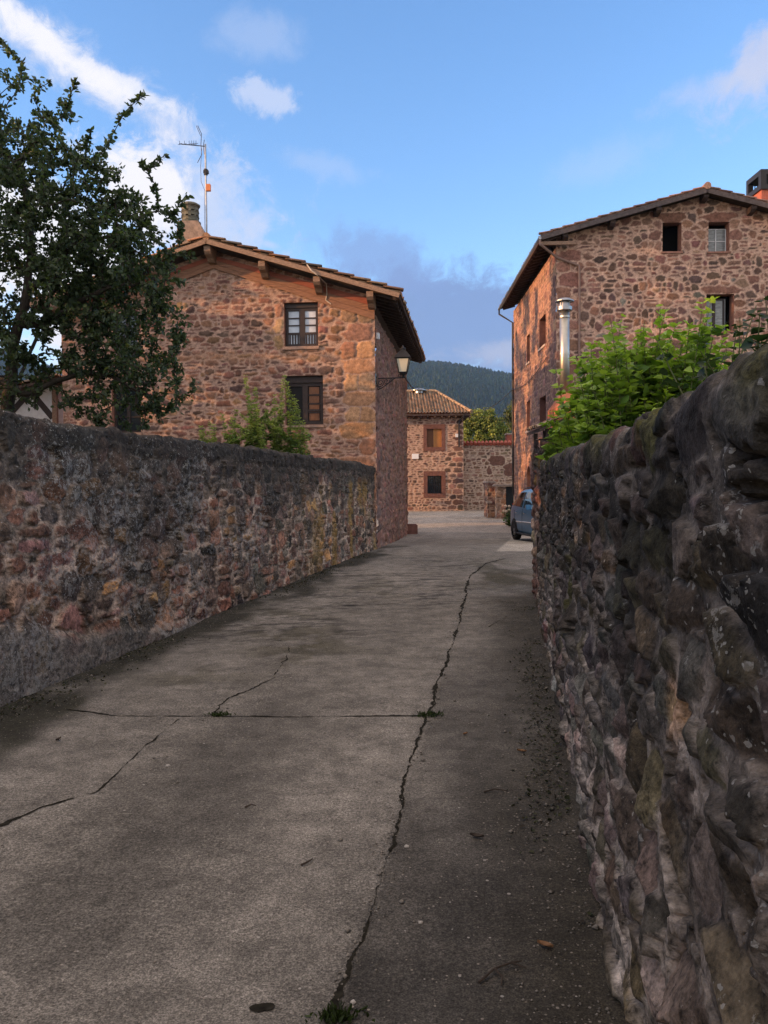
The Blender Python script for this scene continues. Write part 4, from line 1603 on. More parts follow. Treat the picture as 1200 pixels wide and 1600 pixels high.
    PALR = [(.27, .145, .115), (.33, .19, .15), (.22, .12, .10), (.29, .20, .17)]
    for sgn in (-1, 1):
        Su = np.array([U[0] * sgn, U[1] * sgn, -SL]) * cosr
        A3 = np.array([V[0], V[1], 0])
        N3 = np.cross(A3, Su)
        N3 = N3 if N3[2] > 0 else -N3
        O = G.pt(HW, ZR - .10, FO)
        L = (HW + E) / cosr
        tr = tile_roof('roof', O, A3, Su, LEN + FO + BO, L, house, 91 + sgn, pal=PALR, wts=(3, 2, 2, 1), row=.40, step=.028)
        m = MB()
        m.box(O - N3 * .075, A3 * (LEN + FO + BO), Su * (L - .03), N3 * .065)
        m.build('soffit_boards', M['wood_soffit'], tr)
        m = MB()
        m.box(O - N3 * .16 - A3 * .035, A3 * .035, Su * (L - .01), N3 * .165)
        m.build('bargeboard', plain('dark_bargeboard', (.075, .06, .062), .8, var=.4, scale=10), tr)
        vv, ff, cc = [], [], []
        rng = np.random.default_rng(95 + sgn)
        n = int(L / .42)
        for i in range(n):
            c_ = np.array(PALR[rng.integers(0, 4)]) * rng.uniform(.8, 1.2)
            p0 = O + Su * (i * L / n - .02) + N3 * .035
            p1 = O + Su * ((i + 1) * L / n + .03) + N3 * .072
            b_ = len(vv)
            for p, r_ in ((p0, .08), (p1, .095)):
                for k in range(7):
                    th = math.pi * k / 6
                    vv.append(p + A3 * (.05 - math.cos(th) * r_) + N3 * (math.sin(th) * r_ * .6))
                    cc.append(c_)
                vv.append(p + A3 * .05 - N3 * .03)
                cc.append(c_)
            for k in range(8):
                k2 = (k + 1) % 8
                ff.append((b_ + k, b_ + k2, b_ + 8 + k2, b_ + 8 + k))
            for k in range(3):
                ff.append((b_ + 8 + k, b_ + 8 + k + 1, b_ + 8 + 5 - k, b_ + 8 + 6 - k))
        link('verge_tiles', np_mesh('verge_tiles', vv, np.array(ff), M['tile'], np.array(cc)), tr)
        if sgn == -1:
            roof = tr
            for i in range(24):
                v = -.3 + i * (LEN + .5) / 23
                m = MB()
                p = O + A3 * (v + FO - .05) + Su * (HW / cosr - .05) - N3 * .20
                m.box(p, A3 * .10, Su * (.58 / cosr), N3 * .122)
                m.build('rafter', M['wood_soffit'], tr)
            # gutter along the lane eave with its bracket pipes
            g = MB()
            p0 = O + Su * (L + .03) - N3 * .06
            p1 = p0 + A3 * (LEN + FO + BO)
            g.tube([p0, p1], .065, 8)
            gutter = g.build('gutter', M['metal_grey'], tr)
            e0 = p0 + A3 * .05
            g = MB()
            w0 = G.pt(.02, 9.60, .05)
            g.tube([e0, e0 - np.array([0, 0, .22]), G.pt(.0, 9.62, .10), G.pt(.78, 9.33, .07), G.pt(.80, 9.2, .07), G.pt(.80, 1.0, .07)], .045, 8)
            g.build('downpipe', plain('painted_downpipe', (.20, .13, .11), .6, var=.1), house)
            e1 = p1 - A3 * .05
            g = MB()
            g.tube([e1, e1 - np.array([0, 0, .25]), S.pt(LEN - .05, 9.45, .06), S.pt(LEN - .05, 1.0, .06)], .045, 8)
            g.build('downpipe', M['metal_black'], house)
    m = MB()
    for i in range(27):
        p = G.pt(HW, ZR - .03, FO + .06 - i * .43)
        q_ = G.pt(HW, ZR - .015, FO + .06 - i * .43 - .47)
        m.tube([p, q_], [.125, .11], 12)
    rt_ = m.mesh('ridge_tiles', M['tile'])
    ca = rt_.color_attributes.new('Col', 'FLOAT_COLOR', 'POINT')
    ca.data.foreach_set('color', np.tile(np.array([.36, .21, .16, 1], np.float32), len(rt_.vertices)))
    link('ridge_tiles', rt_, roof)
    for u in (HW, 3.5, 1.9, .25, 6.8, 8.4, 10.0):
        zt = float(deck(u)) - .05
        m = MB()
        prof = [(-.05, zt), (FO - .06, zt), (FO - .06, zt - .12), (FO - .16, zt - .19), (-.05, zt - .24)]
        m.prism([G.pt(u - .09, z, d) for d, z in prof], G.pt(u + .09, 0, 0) - G.pt(u - .09, 0, 0))
        m.build('purlin_end', M['wood_soffit'], house)
    # rough timber end of the eave plate at the lane corner
    m = MB()
    G.box(m, -.60, .62, 9.98, 10.10, .30, .42)
    m.build('eave_plate', M['wood_grey'], house)
    # brick chimney with a dark slotted cowl
    x0, y0 = 15.95, 35.0
    m = MB()
    m.aabb(x0 + .08, x0 + 1.3, y0, y0 + 1.2, 10.3, 14.02)
    ch = m.build('chimney', M['brick_render'], roof)
    ch['label'] = 'red rendered chimney with black slotted cowl'
    m = MB()
    m.aabb(x0, x0 + 1.4, y0 - .1, y0 + 1.3, 13.9, 14.10)
    m.aabb(x0, x0 + 1.4, y0 - .1, y0 + 1.3, 14.50, 14.72)
    m.aabb(x0, x0 + .22, y0 - .1, y0 + .12, 14.1, 14.5)
    m.aabb(x0 + 1.2, x0 + 1.4, y0 - .1, y0 + .12, 14.1, 14.5)
    m.aabb(x0, x0 + .22, y0 + 1.1, y0 + 1.3, 14.1, 14.5)
    m.aabb(x0 + 1.2, x0 + 1.4, y0 + 1.1, y0 + 1.3, 14.1, 14.5)
    for k in range(9):
        x = x0 + .24 + k * .11
        m.aabb(x, x + .035, y0 - .08, y0 - .05, 14.1, 14.5)
        m.aabb(x, x + .035, y0 + 1.25, y0 + 1.28, 14.1, 14.5)
    m.build('cowl', M['metal_black'], ch)
    return G, S


RG, RS = right_house()


# ------------------------------------------------------------------ house across the end of the lane
def far_house():
    Y = 52.0
    F = Frame((-6.0, Y), (1, 0), (0, -1))
    W = 11.06
    g0 = float(gz(Y)) - .3
    house = thing('stone_house', 'small pale mortared stone house with hipped tile roof across the end of the lane', 'house', (0, Y, g0))
    up, lo = (8.75, 9.69, 3.92, 5.07), (8.77, 9.67, .97, 2.10)
    ex = []
    for h in (up, lo):
        pass
    z, k = g0, 0
    while z < 5.7:
        h = .34
        w = (.7, .42)[k % 2]
        ex.append((W - w / 2, z + h / 2, w / 2, h / 2))
        if z < 3.4:
            ex.append((W - w - .3, z + h / 2, .24, h / 2 - .03))
        z += h
        k += 1
    st = Stones(0, W, g0, 6, (.09, .22), (.16, .52), 101, ex, split=.25)
    cols = palette_cols(st.n, [(.155, .085, .065), (.20, .11, .085), (.11, .07, .058), (.24, .14, .105)], [3, 3, 2, 2], .18, 102)
    stone_face('wall', F, grid_lines(3.0, W, .042, [*up[:2], *lo[:2]]), grid_lines(g0, 5.8, .036, [*up[2:], *lo[2:]]), st, cols,
               (.44, .30, .235), .028, .02, M['stone_vfar'], house, [up, lo], seed=103, warp=.5, p=2.6)
    m = MB()
    F.box(m, W - .3, W, g0, 5.75, -8.4, -.02)
    m.build('wall', M['dressed'], house)
    m = MB()
    F.box(m, 0, 3.0, g0, 5.75, -.3, 0)
    m.build('wall', M['dressed'], house)
    m = MB()
    F.box(m, 0, W - .3, g0, 5.75, -8.4, -8.1)
    m.build('wall', M['dressed'], house)
    for h, (o0, o1, p0, p1) in ((up, (8.53, 9.92, 3.68, 5.35)), (lo, (8.53, 9.92, .70, 2.39))):
        m = MB()
        F.box(m, o0, h[0], p0, p1, -.3, .03)
        F.box(m, h[1], o1, p0, p1, -.3, .03)
        F.box(m, h[0], h[1], h[3], p1, -.3, .028)
        F.box(m, h[0], h[1], p0, h[2], -.3, .028)
        m.build('window_surround', M['dressed_far'], house)
        m = MB()
        F.box(m, h[0], h[1], h[2], h[3], -.5, -.42)
        m.build('window_back', M['dark_inside'], house)
    h = up
    m = MB()
    mid = h[0] + .42
    F.box(m, h[0], mid, h[2], h[3], -.20, -.15)
    for k in range(8):
        z = h[2] + .08 + k * .13
        F.box(m, h[0] + .06, mid - .04, z, z + .07, -.15, -.135)
    m.build('shutter', M['wood_shutter'], house)
    m = MB()
    F.box(m, mid + .003, h[1], h[2], h[3], -.17, -.12)
    F.box(m, mid + .003, mid + .09, h[2], h[3], -.12, -.09)
    for k in range(8):
        z = h[2] + .08 + k * .13
        F.box(m, mid + .13, h[1] - .05, z, z + .07, -.12, -.105)
    sh = m.build('shutter', M['wood_shutter2'], house)
    h = lo
    w = sash(F, house, h, .22, 2, 2, M['wood_dark'], M['pane_dark'], .05)
    m = MB()
    for k in range(7):
        u = h[0] + (h[1] - h[0]) * (k + .5) / 7
        m.tube([F.pt(u, h[2], -.08), F.pt(u, h[3], -.08)], .012, 5)
    m.tube([F.pt(h[0], h[2] + .5, -.08), F.pt(h[1], h[2] + .5, -.08)], .012, 5)
    m.build('window_grille', M['metal_black'], house)
    m = MB()
    F.box(m, 7.79, 8.22, 3.18, 3.50, .0, .04)
    m.build('plaque', M['plaque'], house)
    # hipped roof
    ze, zr, e = 6.02, 7.86, .55
    xr = 3.6
    depth = 8.4
    half = depth / 2 + e
    sl = (zr - ze) / half
    cs = 1 / math.hypot(1, sl)
    xe = -6.0 + W + e - .1
    run = xe - xr
    O = np.array([-6.6, Y + depth / 2, zr])
    Wd = xe - O[0]
    Su = np.array([0, -1, -sl]) * cs
    L = half / cs
    roof = tile_roof('roof', O, (1, 0, 0), Su, Wd, L, house, 111, pitch=.20, row=.42, h=.06, step=.03, pal=[(.23, .145, .095), (.20, .12, .08), (.17, .135, .105), (.13, .095, .075), (.29, .20, .13)], wts=(3, 3, 2, 2, 1),
                     clip=lambda a, s: a <= (xr - O[0]) + run * (s / L) + .05)
    slh = (zr - ze) / run
    ch_ = 1 / math.hypot(1, slh)
    Lh = run / ch_
    tile_roof('roof', (xr, Y - e, zr), (0, 1, 0), np.array([1, 0, -slh]) * ch_, depth + 2 * e, Lh, house, 112, pitch=.20, row=.42, h=.06, step=.03,
              clip=lambda a, s: (np.abs(a - half) <= half * (s / Lh) + .05))
    Sb = np.array([0, 1, -sl]) * cs
    tile_roof('roof', O, (1, 0, 0), Sb, Wd, L, house, 113, pitch=.20, row=.42, h=.06, clip=lambda a, s: a <= (xr - O[0]) + run * (s / L) + .05)
    m = MB()
    hp0, hp1 = np.array([xr, Y + depth / 2, zr + .04]), np.array([xe, Y - e, ze + .06])
    n = 14
    for k in range(n):
        m.tube([hp0 + (hp1 - hp0) * k / n, hp0 + (hp1 - hp0) * (k + 1.08) / n + np.array([0, 0, .02])], [.09, .11], 8)
    for k in range(24):
        m.tube([(xr - k * .42, Y + depth / 2, zr + .05), (xr - k * .42 - .45, Y + depth / 2, zr + .065)], [.10, .115], 8)
    me = m.mesh('ridge_tiles', M['tile'])
    ca = me.color_attributes.new('Col', 'FLOAT_COLOR', 'POINT')
    ca.data.foreach_set('color', np.tile(np.array([.36, .24, .15, 1], np.float32), len(me.vertices)))
    link('ridge_tiles', me, roof)
    m = MB()
    m.aabb(-6.5, xe - .04, Y - e + .03, Y + .3, ze - .17, ze - .05)
    m.aabb(xe - .5, xe - .03, Y + .3, Y + depth + e, ze - .17, ze - .05)
    m.build('soffit_boards', M['wood_soffit'], roof)
    for k in range(18):
        u = xe - .12 - k * .44
        m = MB()
        m.prism([(u, Y - .02, ze - .17), (u, Y - e + .08, ze - .17), (u, Y - e + .08, ze - .24), (u, Y - .02, ze - .34)], (.10, 0, 0))
        m.build('rafter', M['wood_grey'] if k < 6 else M['wood_soffit'], roof)
    m = MB()
    m.tube([(xe - .5, Y - e - .02, ze - .08), (xe - .5, Y - e - .02, ze - .2), (4.78, Y - .08, ze - .5), (4.78, Y - .08, 3.9)], .05, 6)
    m.build('downpipe', M['metal_black'], house)
    m = MB()
    F.box(m, 10.55, 10.72, 4.52, 4.74, 0, .12)
    m.build('junction_box', M['white_render'], house)
    m = MB()
    m.lathe((2.45, Y + depth / 2 - .3, zr - .12), [(.28, 0), (.28, .16), (.50, .17), (.50, .22), (.30, .30), (.02, .33)], 14)
    m.build('flue_cap', M['metal_grey'], roof)
    # yard wall beyond, with the blocked doorway
    Y2 = 52.7
    W2 = Frame((5.06, Y2), (1, 0), (0, -1))
    t = thing('yard_wall', 'high stone yard wall capped with red tiles beside the far house', 'wall', (6.7, Y2, -.2))
    ex = [(2.25, 3.05, .55, .32), (1.72, 2.42, .19, .32), (3.05, 2.45, .42, .42), (1.55, 1.55, .30, .2)]
    st = Stones(0, 4.6, -.5, 4.3, (.11, .28), (.16, .56), 121, ex, split=.3)
    cols = palette_cols(st.n, [(.17, .10, .075), (.22, .135, .10), (.13, .085, .068), (.26, .17, .12)], [3, 3, 2, 2], .18, 122)
    cols[len(st.sd):] = np.array((.155, .082, .065))
    stone_face('masonry', W2, grid_lines(0, 4.6, .04), grid_lines(-.5, 4.05, .036), st, cols, (.46, .35, .28), .030, .022, M['stone_vfar'], t, seed=123, warp=.5)
    m = MB()
    W2.box(m, 0, 4.6, -.5, 4.05, -.4, -.03)
    m.build('masonry', M['dressed'], t)
    m = MB()
    for k in range(19):
        m.tube([W2.pt(k * .245 + .1, 4.10, .12), W2.pt(k * .245 + .1, 4.26, -.2)], [.115, .10], 10)
        m.tube([W2.pt(k * .245 + .1, 4.26, -.2), W2.pt(k * .245 + .1, 4.10, -.5)], [.10, .115], 10)
    me = m.mesh('coping_tiles', plain('red_coping_tiles', (.33, .085, .055), .8, var=.3, scale=6))
    link('coping_tiles', me, t)
    m = MB()
    m.aabb(8.02, 8.9, Y2 + .6, Y2 + 1.4, 3.6, 4.75)
    o = m.build('chimney_stack', M['brick_render'], None, bevel=.01)
    m2 = MB()
    m2.aabb(7.97, 8.95, Y2 + .55, Y2 + 1.45, 4.75, 4.83)
    m2.build('cap_slab', M['slab'], o)
    tag(o, 'small red block of masonry showing over the red tiled yard wall', 'chimney')


far_house()


# ------------------------------------------------------------------ gate pillar and dark gate
def gate():
    g = float(gz(43))
    t = thing('gate_pillar', 'red stone gate pillar with pale slab cap beside the dark gate', 'pillar', (6.0, 43.3, g))
    rubble_box('shaft', 5.80, 6.28, 42.2, 42.8, g - .3, 1.42, 131, (.22, .4), (.3, .6), [(.27, .18, .14), (.22, .14, .11), (.32, .23, .18)], [2, 2, 1], (.42, .33, .27), .04, .025, .02, M['stone_far'], t, faces='FLR')
    m = MB()
    m.aabb(5.66, 6.66, 42.05, 42.95, 1.44, 1.54)
    m.build('cap', M['slab'], t, bevel=.03)
    t2 = thing('pillar_wall', 'short stub of stone wall with pale coping left of the gate pillar', 'wall', (5.6, 43.5, g))
    rubble_box('masonry', 5.42, 5.80, 42.81, 44.3, g - .3, 1.60, 132, (.14, .3), (.2, .5), PAL_RED, [2, 2, 1, 1, 1, 1], (.33, .23, .17), .05, .025, .02, M['stone_vfar'], t2, faces='FLR')
    m = MB()
    m.aabb(5.36, 5.86, 42.96, 44.4, 1.62, 1.72)
    m.build('coping', M['slab'], t2, bevel=.02)
    m = MB()
    m.aabb(5.34, 5.66, 42.7, 43.0, .55, .68)
    m.build('projecting_stone', M['slab'], t2, bevel=.02)
    t3 = thing('metal_gate', 'dark grey metal gate leaf standing between pillar and right house', 'gate', (6.45, 42.4, g))
    m = MB()
    m.aabb(6.30, 6.68, 42.30, 42.34, g + .04, 1.40)
    m.build('panel', M['metal_gate'], t3)
    m = MB()
    m.aabb(6.29, 6.33, 42.27, 42.37, g + .01, 1.43)
    m.aabb(6.65, 6.69, 42.27, 42.37, g + .01, 1.43)
    m.aabb(6.33, 6.65, 42.28, 42.36, 1.37, 1.43)
    m.aabb(6.33, 6.65, 42.28, 42.36, .30, .35)
    m.build('gate_frame', M['metal_gate'], t3)


gate()


# ------------------------------------------------------------------ timbered white house at the far left
def white_house():
    Y = 26.0
    t = thing('white_house', 'white plastered house with dark timber braces beyond the left garden wall', 'house', (-13.2, Y, 0))
    x0, x1 = -16.0, -10.35
    zt = lambda x: 4.85 + (x - x1) * .20
    m = MB()
    m.prism([(x0, Y, -.1), (x1, Y, -.1), (x1, Y, zt(x1)), (x0, Y, zt(x0))], (0, 6, 0))
    m.build('wall', M['white_render'], t)
    def brace(a, b, w=.09):
        m = MB()
        a, b = np.array(a, float), np.array(b, float)
        d = (b - a) / np.linalg.norm(b - a)
        n = np.array([-d[1], d[0]]) * w
        pts = [a + n, b + n, b - n, a - n]
        m.prism([(p[0], Y - .03, p[1]) for p in pts], (0, .05, 0))
        m.build('timber_brace', M['wood_dark'], t)
    brace((-11.15, 4.62), (-12.15, 3.55))
    brace((-11.10, 4.60), (-10.45, 3.80))
    m = MB()
    m.aabb(x0, x1, Y - .028, Y + .05, 3.40, 3.56)
    m.build('timber_beam', M['wood_dark'], t)
    m = MB()
    m.aabb(x1 - .10, x1 + .04, Y - .05, Y + .1, -.1, 4.72)
    m.build('corner_post', M['wood_grey'], t)
    Su = np.array([-1, 0, -.20])
    Su = Su / np.linalg.norm(Su)
    tr = tile_roof('roof', (x1 + .3, Y - .6, zt(x1) + .20), (0, 1, 0), Su, 7.2, 6.4, t, 141)
    m = MB()
    m.box((x1 + .3, Y - .6, zt(x1) + .06), (0, 7.2, 0), Su * 6.4, (0, 0, .08))
    m.build('soffit_boards', M['wood_soffit'], tr)


white_house()


# ------------------------------------------------------------------ outdoor oven with steel flue, lean-to beside it
def oven():
    cx, cy = 3.22, 14.6
    t = thing('outdoor_oven', 'orange rendered garden oven with tall steel flue behind the green bush', 'oven', (cx, cy, 0))
    m = MB()
    m.aabb(cx - .18, cx + .75, cy - .35, cy + .45, 0, 2.45)
    m.build('body', M['orange_render'], t)
    m = MB()
    b = [(cx - .22, cy - .39, 2.46), (cx + .79, cy - .39, 2.46), (cx + .79, cy + .49, 2.46), (cx - .22, cy + .49, 2.46)]
    k = [(cx - .20, cy - .37, 2.95), (cx + .77, cy - .37, 2.95), (cx + .77, cy + .47, 2.95), (cx - .20, cy + .47, 2.95)]
    q = [(cx - .06, cy - .10, 3.22), (cx + .10, cy - .10, 3.22), (cx + .10, cy + .10, 3.22), (cx - .06, cy + .10, 3.22)]
    m.poly(b + k + q, [(3, 2, 1, 0), (8, 9, 10, 11)] + [(i, (i + 1) % 4, 4 + (i + 1) % 4, 4 + i) for i in range(4)] + [(4 + i, 4 + (i + 1) % 4, 8 + (i + 1) % 4, 8 + i) for i in range(4)])
    m.build('hood', M['orange_render'], t)
    fx = cx + .0
    m = MB()
    m.tube([(fx, cy, 3.1), (fx, cy, 4.70)], .084, 24)
    fl = m.build('flue', M['metal_steel'], t, smooth=True)
    m = MB()
    for z in (3.9, 4.55):
        m.tube([(fx, cy, z), (fx, cy, z + .03)], .090, 24)
    m.build('flue_band', M['metal_steel'], fl)
    m = MB()
    m.lathe((fx, cy, 4.66), [(.105, 0), (.13, .02), (.13, .08), (.10, .085), (.09, .16)], 24)
    for k_ in range(4):
        th = math.pi / 4 + k_ * math.pi / 2
        m.tube([(fx + .1 * math.cos(th), cy + .1 * math.sin(th), 4.74), (fx + .1 * math.cos(th), cy + .1 * math.sin(th), 4.86)], .008, 5)
    m.lathe((fx, cy, 4.83), [(.165, 0), (.165, .015), (.09, .055), (.01, .07)], 24)
    m.build('flue_cap', M['metal_grey'], fl)
    s = thing('lean_to_roof', 'small dark lean-to roof on posts left of the orange oven', 'lean-to', (2.6, 12.9, 0))
    Sd = np.array([-1, 0, -.42])
    Sd = Sd / np.linalg.norm(Sd)
    tr = tile_roof('roof', (2.72, 12.35, 2.64), (0, 1, 0), Sd, 1.1, .42, s, 151, pitch=.16, row=.2, h=.035, step=.02)
    m = MB()
    m.box((2.72, 12.35, 2.56), (0, 1.1, 0), Sd * .40, (0, 0, .05))
    m.build('soffit_boards', M['wood_soffit'], tr)
    m = MB()
    m.aabb(2.46, 2.70, 12.45, 12.50, 1.9, 2.46)
    m.build('back_board', M['wood_soffit'], s)
    for x, y in ((2.44, 12.52), (2.44, 13.3), (2.64, 13.3)):
        m = MB()
        m.aabb(x, x + .06, y, y + .06, -.1, 2.42 + (x - 2.4) * .38)
        m.build('post', M['wood_dark'], s)


oven()


# ------------------------------------------------------------------ stone block at the foot of the left house
m = MB()
bx, by = LS.pt(10.38, 0, .16)[:2]
m.aabb(bx - .22, bx + .22, by - .2, by + .2, float(gz(by)) - .1, float(gz(by)) + .38)
o = m.build('guard_stone', M['dressed_far'], None, bevel=.04)
tag(o, 'small dark guard stone at the far foot of the left house', 'stone block')


# ------------------------------------------------------------------ cables
def cable(label, pts, r=.018, sag=.15):
    p = []
    for a, b in zip(pts[:-1], pts[1:]):
        a, b = np.array(a, float), np.array(b, float)
        for k in range(13):
            t_ = k / 12
            p.append(a + (b - a) * t_ - np.array([0, 0, sag * 4 * t_ * (1 - t_)]))
    m = MB()
    m.tube(p, r, 5)
    o = m.build('overhead_cable', M['cable'])
    return tag(o, label, 'cable')


cable('black cable running from the iron lantern down to the far house roof', [LANT, (2.45, 55.5, 8.05)], .022, .25)
cable('black cable drooping along and away from the right house towards the far roof', [RS.pt(1.6, 6.35, .06), RS.pt(10.85, 6.2, .08), (5.5, 51.4, 5.95)], .015, .30)
cable('thin cable stretched level from the far house eave past the round tree', [(5.4, 51.5, 5.86), (9.2, 52.5, 5.45)], .014, .05)


# ------------------------------------------------------------------ parked car
def car():
    hd = np.array([.117, -.993, 0])
    hd /= np.linalg.norm(hd)
    rgt = np.array([hd[1], -hd[0], 0])          # right-hand side, towards the lane
    wc = np.array([4.22, 26.45, 0])             # contact of the rear right wheel
    g = float(gz(26.0))
    O = wc - hd * .78 - rgt * .84               # rear end on the centre line
    O[2] = g
    t = thing('parked_car', 'blue rounded family car parked half hidden behind the right wall end', 'car', tuple(O + hd * 2.1))
    XS = np.array([0, .04, .12, .28, .50, .75, 1.0, 1.4, 1.8, 2.2, 2.55, 2.85, 3.15, 3.45, 3.7, 3.95, 4.12, 4.22, 4.27])
    prm = dict(
        zb=[.42, .36, .31, .27, .24, .22, .21, .20, .20, .20, .20, .20, .20, .20, .21, .23, .26, .30, .36],
        wl=[.62, .72, .79, .825, .84, .848, .85, .855, .855, .855, .855, .855, .85, .845, .84, .81, .76, .68, .58],
        bz=[.90, .97, 1.02, 1.06, 1.07, 1.06, 1.05, 1.03, 1.01, 1.00, .99, .985, .98, .96, .92, .86, .80, .74, .68],
        wb=[.58, .68, .75, .79, .815, .825, .832, .838, .84, .84, .838, .835, .825, .80, .76, .70, .64, .58, .50],
        rz=[.92, 1.00, 1.09, 1.28, 1.46, 1.56, 1.605, 1.635, 1.64, 1.625, 1.56, 1.40, 1.22, 1.06, .98, .92, .86, .79, .71],
        wr=[.52, .60, .62, .62, .625, .63, .64, .65, .65, .645, .63, .62, .61, .60, .58, .54, .49, .44, .38])
    xs = np.linspace(0, 4.27, 70)

    def interp(k):
        y = np.interp(xs, XS, prm[k])
        ker = np.array([.25, .5, .25])
        yy = np.convolve(np.pad(y, 1, 'edge'), ker, 'valid')
        yy[0], yy[-1] = y[0], y[-1]
        return yy
    p = {k: interp(k) for k in prm}

    def W(x, y, z):
        return O + hd * x + rgt * y + np.array([0, 0, z])
    secs = []
    for i, x in enumerate(xs):
        zb, wl, bz, wb, rz, wr = (p[k][i] for k in ('zb', 'wl', 'bz', 'wb', 'rz', 'wr'))
        half = [(0, zb), (wl * .8, zb), (wl * .95, zb + .05), (wl, zb + .16), (wl + .008, .52 + .1 * (bz - .6)), (wl - .002, bz - .12), (wb, bz),
                (wb * .5 + wr * .5 + .02, (bz + rz) / 2), (wr + .012, rz - .06), (wr * .92, rz - .012), (wr * .6, rz + .012), (0, rz + .02)]
        secs.append(half + [(-y, z) for y, z in half[-2:0:-1]])
    n = len(secs[0])
    V = [W(x, y, z) for x, s in zip(xs, secs) for y, z in s]
    F = [(i * n + k, i * n + (k + 1) % n, (i + 1) * n + (k + 1) % n, (i + 1) * n + k) for i in range(len(xs) - 1) for k in range(n)]
    me = bpy.data.meshes.new('body')
    me.from_pydata([tuple(v) for v in V], [], F + [tuple(range(n)), tuple(range((len(xs) - 1) * n, len(xs) * n))[::-1]])
    me.polygons.foreach_set('use_smooth', np.ones(len(me.polygons), bool))
    me.materials.append(M['car_paint'])
    body = link('body', me, t)

    def at(x, k):
        return float(np.interp(x, xs, p[k]))

    def side(x, f, sgn, off):
        """point on the glasshouse side: f = 0 at the belt, 1 at the roof edge"""
        wb, bz, wr, rz = at(x, 'wb'), at(x, 'bz'), at(x, 'wr') + .012, at(x, 'rz') - .06
        mid = (.5 * wb + .5 * (wr - .012) + .02, .5 * (bz + rz + .06))
        y, z = (wb + (mid[0] - wb) * f * 2, bz + (mid[1] - bz) * f * 2) if f < .5 else (mid[0] + (wr - mid[0]) * (f * 2 - 1), mid[1] + (rz - mid[1]) * (f * 2 - 1))
        return W(x, sgn * (y + off), z)

    def panel(name, x0, x1, f0, f1, sgn, mat, cut0=0.0, cut1=0.0, off=.008):
        vv, ff = [], []
        nx, nf = 10, 6
        for i in range(nx + 1):
            for j in range(nf + 1):
                f = f0 + (f1 - f0) * j / nf
                a = x0 + cut0 * j / nf
                b = x1 - cut1 * j / nf
                vv.append(tuple(side(a + (b - a) * i / nx, f, sgn, off)))
        for i in range(nx):
            for j in range(nf):
                q = i * (nf + 1) + j
                ff.append((q, q + 1, q + nf + 2, q + nf + 1))
        me = bpy.data.meshes.new(name)
        me.from_pydata(vv, [], ff)
        me.polygons.foreach_set('use_smooth', np.ones(len(ff), bool))
        me.materials.append(mat)
        return link(name, me, t)
    for sgn in (1, -1):
        panel('side_window', .36, .80, .08, .80, sgn, M['car_glass'], .22, 0)
        panel('side_window', .84, 1.62, .07, .92, sgn, M['car_glass'])
        panel('side_window', 1.74, 2.80, .07, .92, sgn, M['car_glass'], 0, .45)
        # belt trim line and rub strip
        m = MB()
        m.tube([W(x, sgn * (at(x, 'wl') + .016), .60 + .02 * (x - 1)) for x in np.linspace(1.05, 1.72, 6)], .02, 6)
        m.tube([W(x, sgn * (at(x, 'wl') + .016), .60 + .02 * (x - 1)) for x in np.linspace(1.78, 2.75, 6)], .02, 6)
        m.build('side_moulding', M['chrome'], t)
        m = MB()
        m.tube([W(x, sgn * (at(x, 'wl') + .004), .24) for x in np.linspace(1.12, 2.98, 8)], .035, 6)
        m.build('sill_trim', M['rubber'], t)
        for x in (.98, 1.90):
            m = MB()
            m.box(W(x - .09, sgn * (at(x, 'wl') + .002), .895), hd * .18, rgt * sgn * .03, (0, 0, .035))
            h = m.build('door_handle', M['car_paint'], t, bevel=.008)
            m = MB()
            m.box(W(x - .07, sgn * (at(x, 'wl') + .001), .865), hd * .14, rgt * sgn * .012, (0, 0, .02))
            m.build('handle_recess', M['chrome'], h)
        # door seams
        m = MB()
        for x in (1.68, 2.86):
            m.tube([W(x, sgn * (at(x, 'wl') + .003), z) for z in (.3, .5, .7, .9)] + [side(x, .0, sgn, .002)], .006, 4)
        m.tube([W(.80, sgn * (at(.8, 'wl') + .003), z) for z in (.62, .8, .95)], .006, 4)
        m.build('door_seam', M['rubber'], t)
        m = MB()
        c = W(2.62, sgn * .93, 1.08)
        m.tube([W(2.62, sgn * .84, 1.03), W(2.62, sgn * .90, 1.05)], .03, 6)
        m.box(c - hd * .06 - rgt * .07 - np.array([0, 0, .06]), hd * .12, rgt * .17, (0, 0, .15))
        m.build('wing_mirror', M['car_paint'], t, bevel=.03)
        m = MB()
        m.tube([W(x, sgn * (at(x, 'wr') - .08), at(x, 'rz') + .045) for x in np.linspace(.75, 2.3, 8)], .014, 6)
        m.build('roof_rail', M['metal_black'], t)
        # lights
        m = MB()
        for k in range(6):
            z = .72 + k * .075
            x = .03 + .018 * k + (.04 if k > 3 else 0)
            m.box(W(x - .02, sgn * (at(x, 'wl') - .16 - .006 * k), z), hd * .16, rgt * sgn * .13, (0, 0, .07))
        m.build('tail_light', plain('red_tail_light', (.35, .015, .015), .2, var=.05, bmp=0), t)
        m = MB()
        m.box(W(3.98, sgn * .34, .60), hd * .16, rgt * sgn * .33, (0, 0, .17))
        m.build('headlight', M['chrome'], t, bevel=.04)
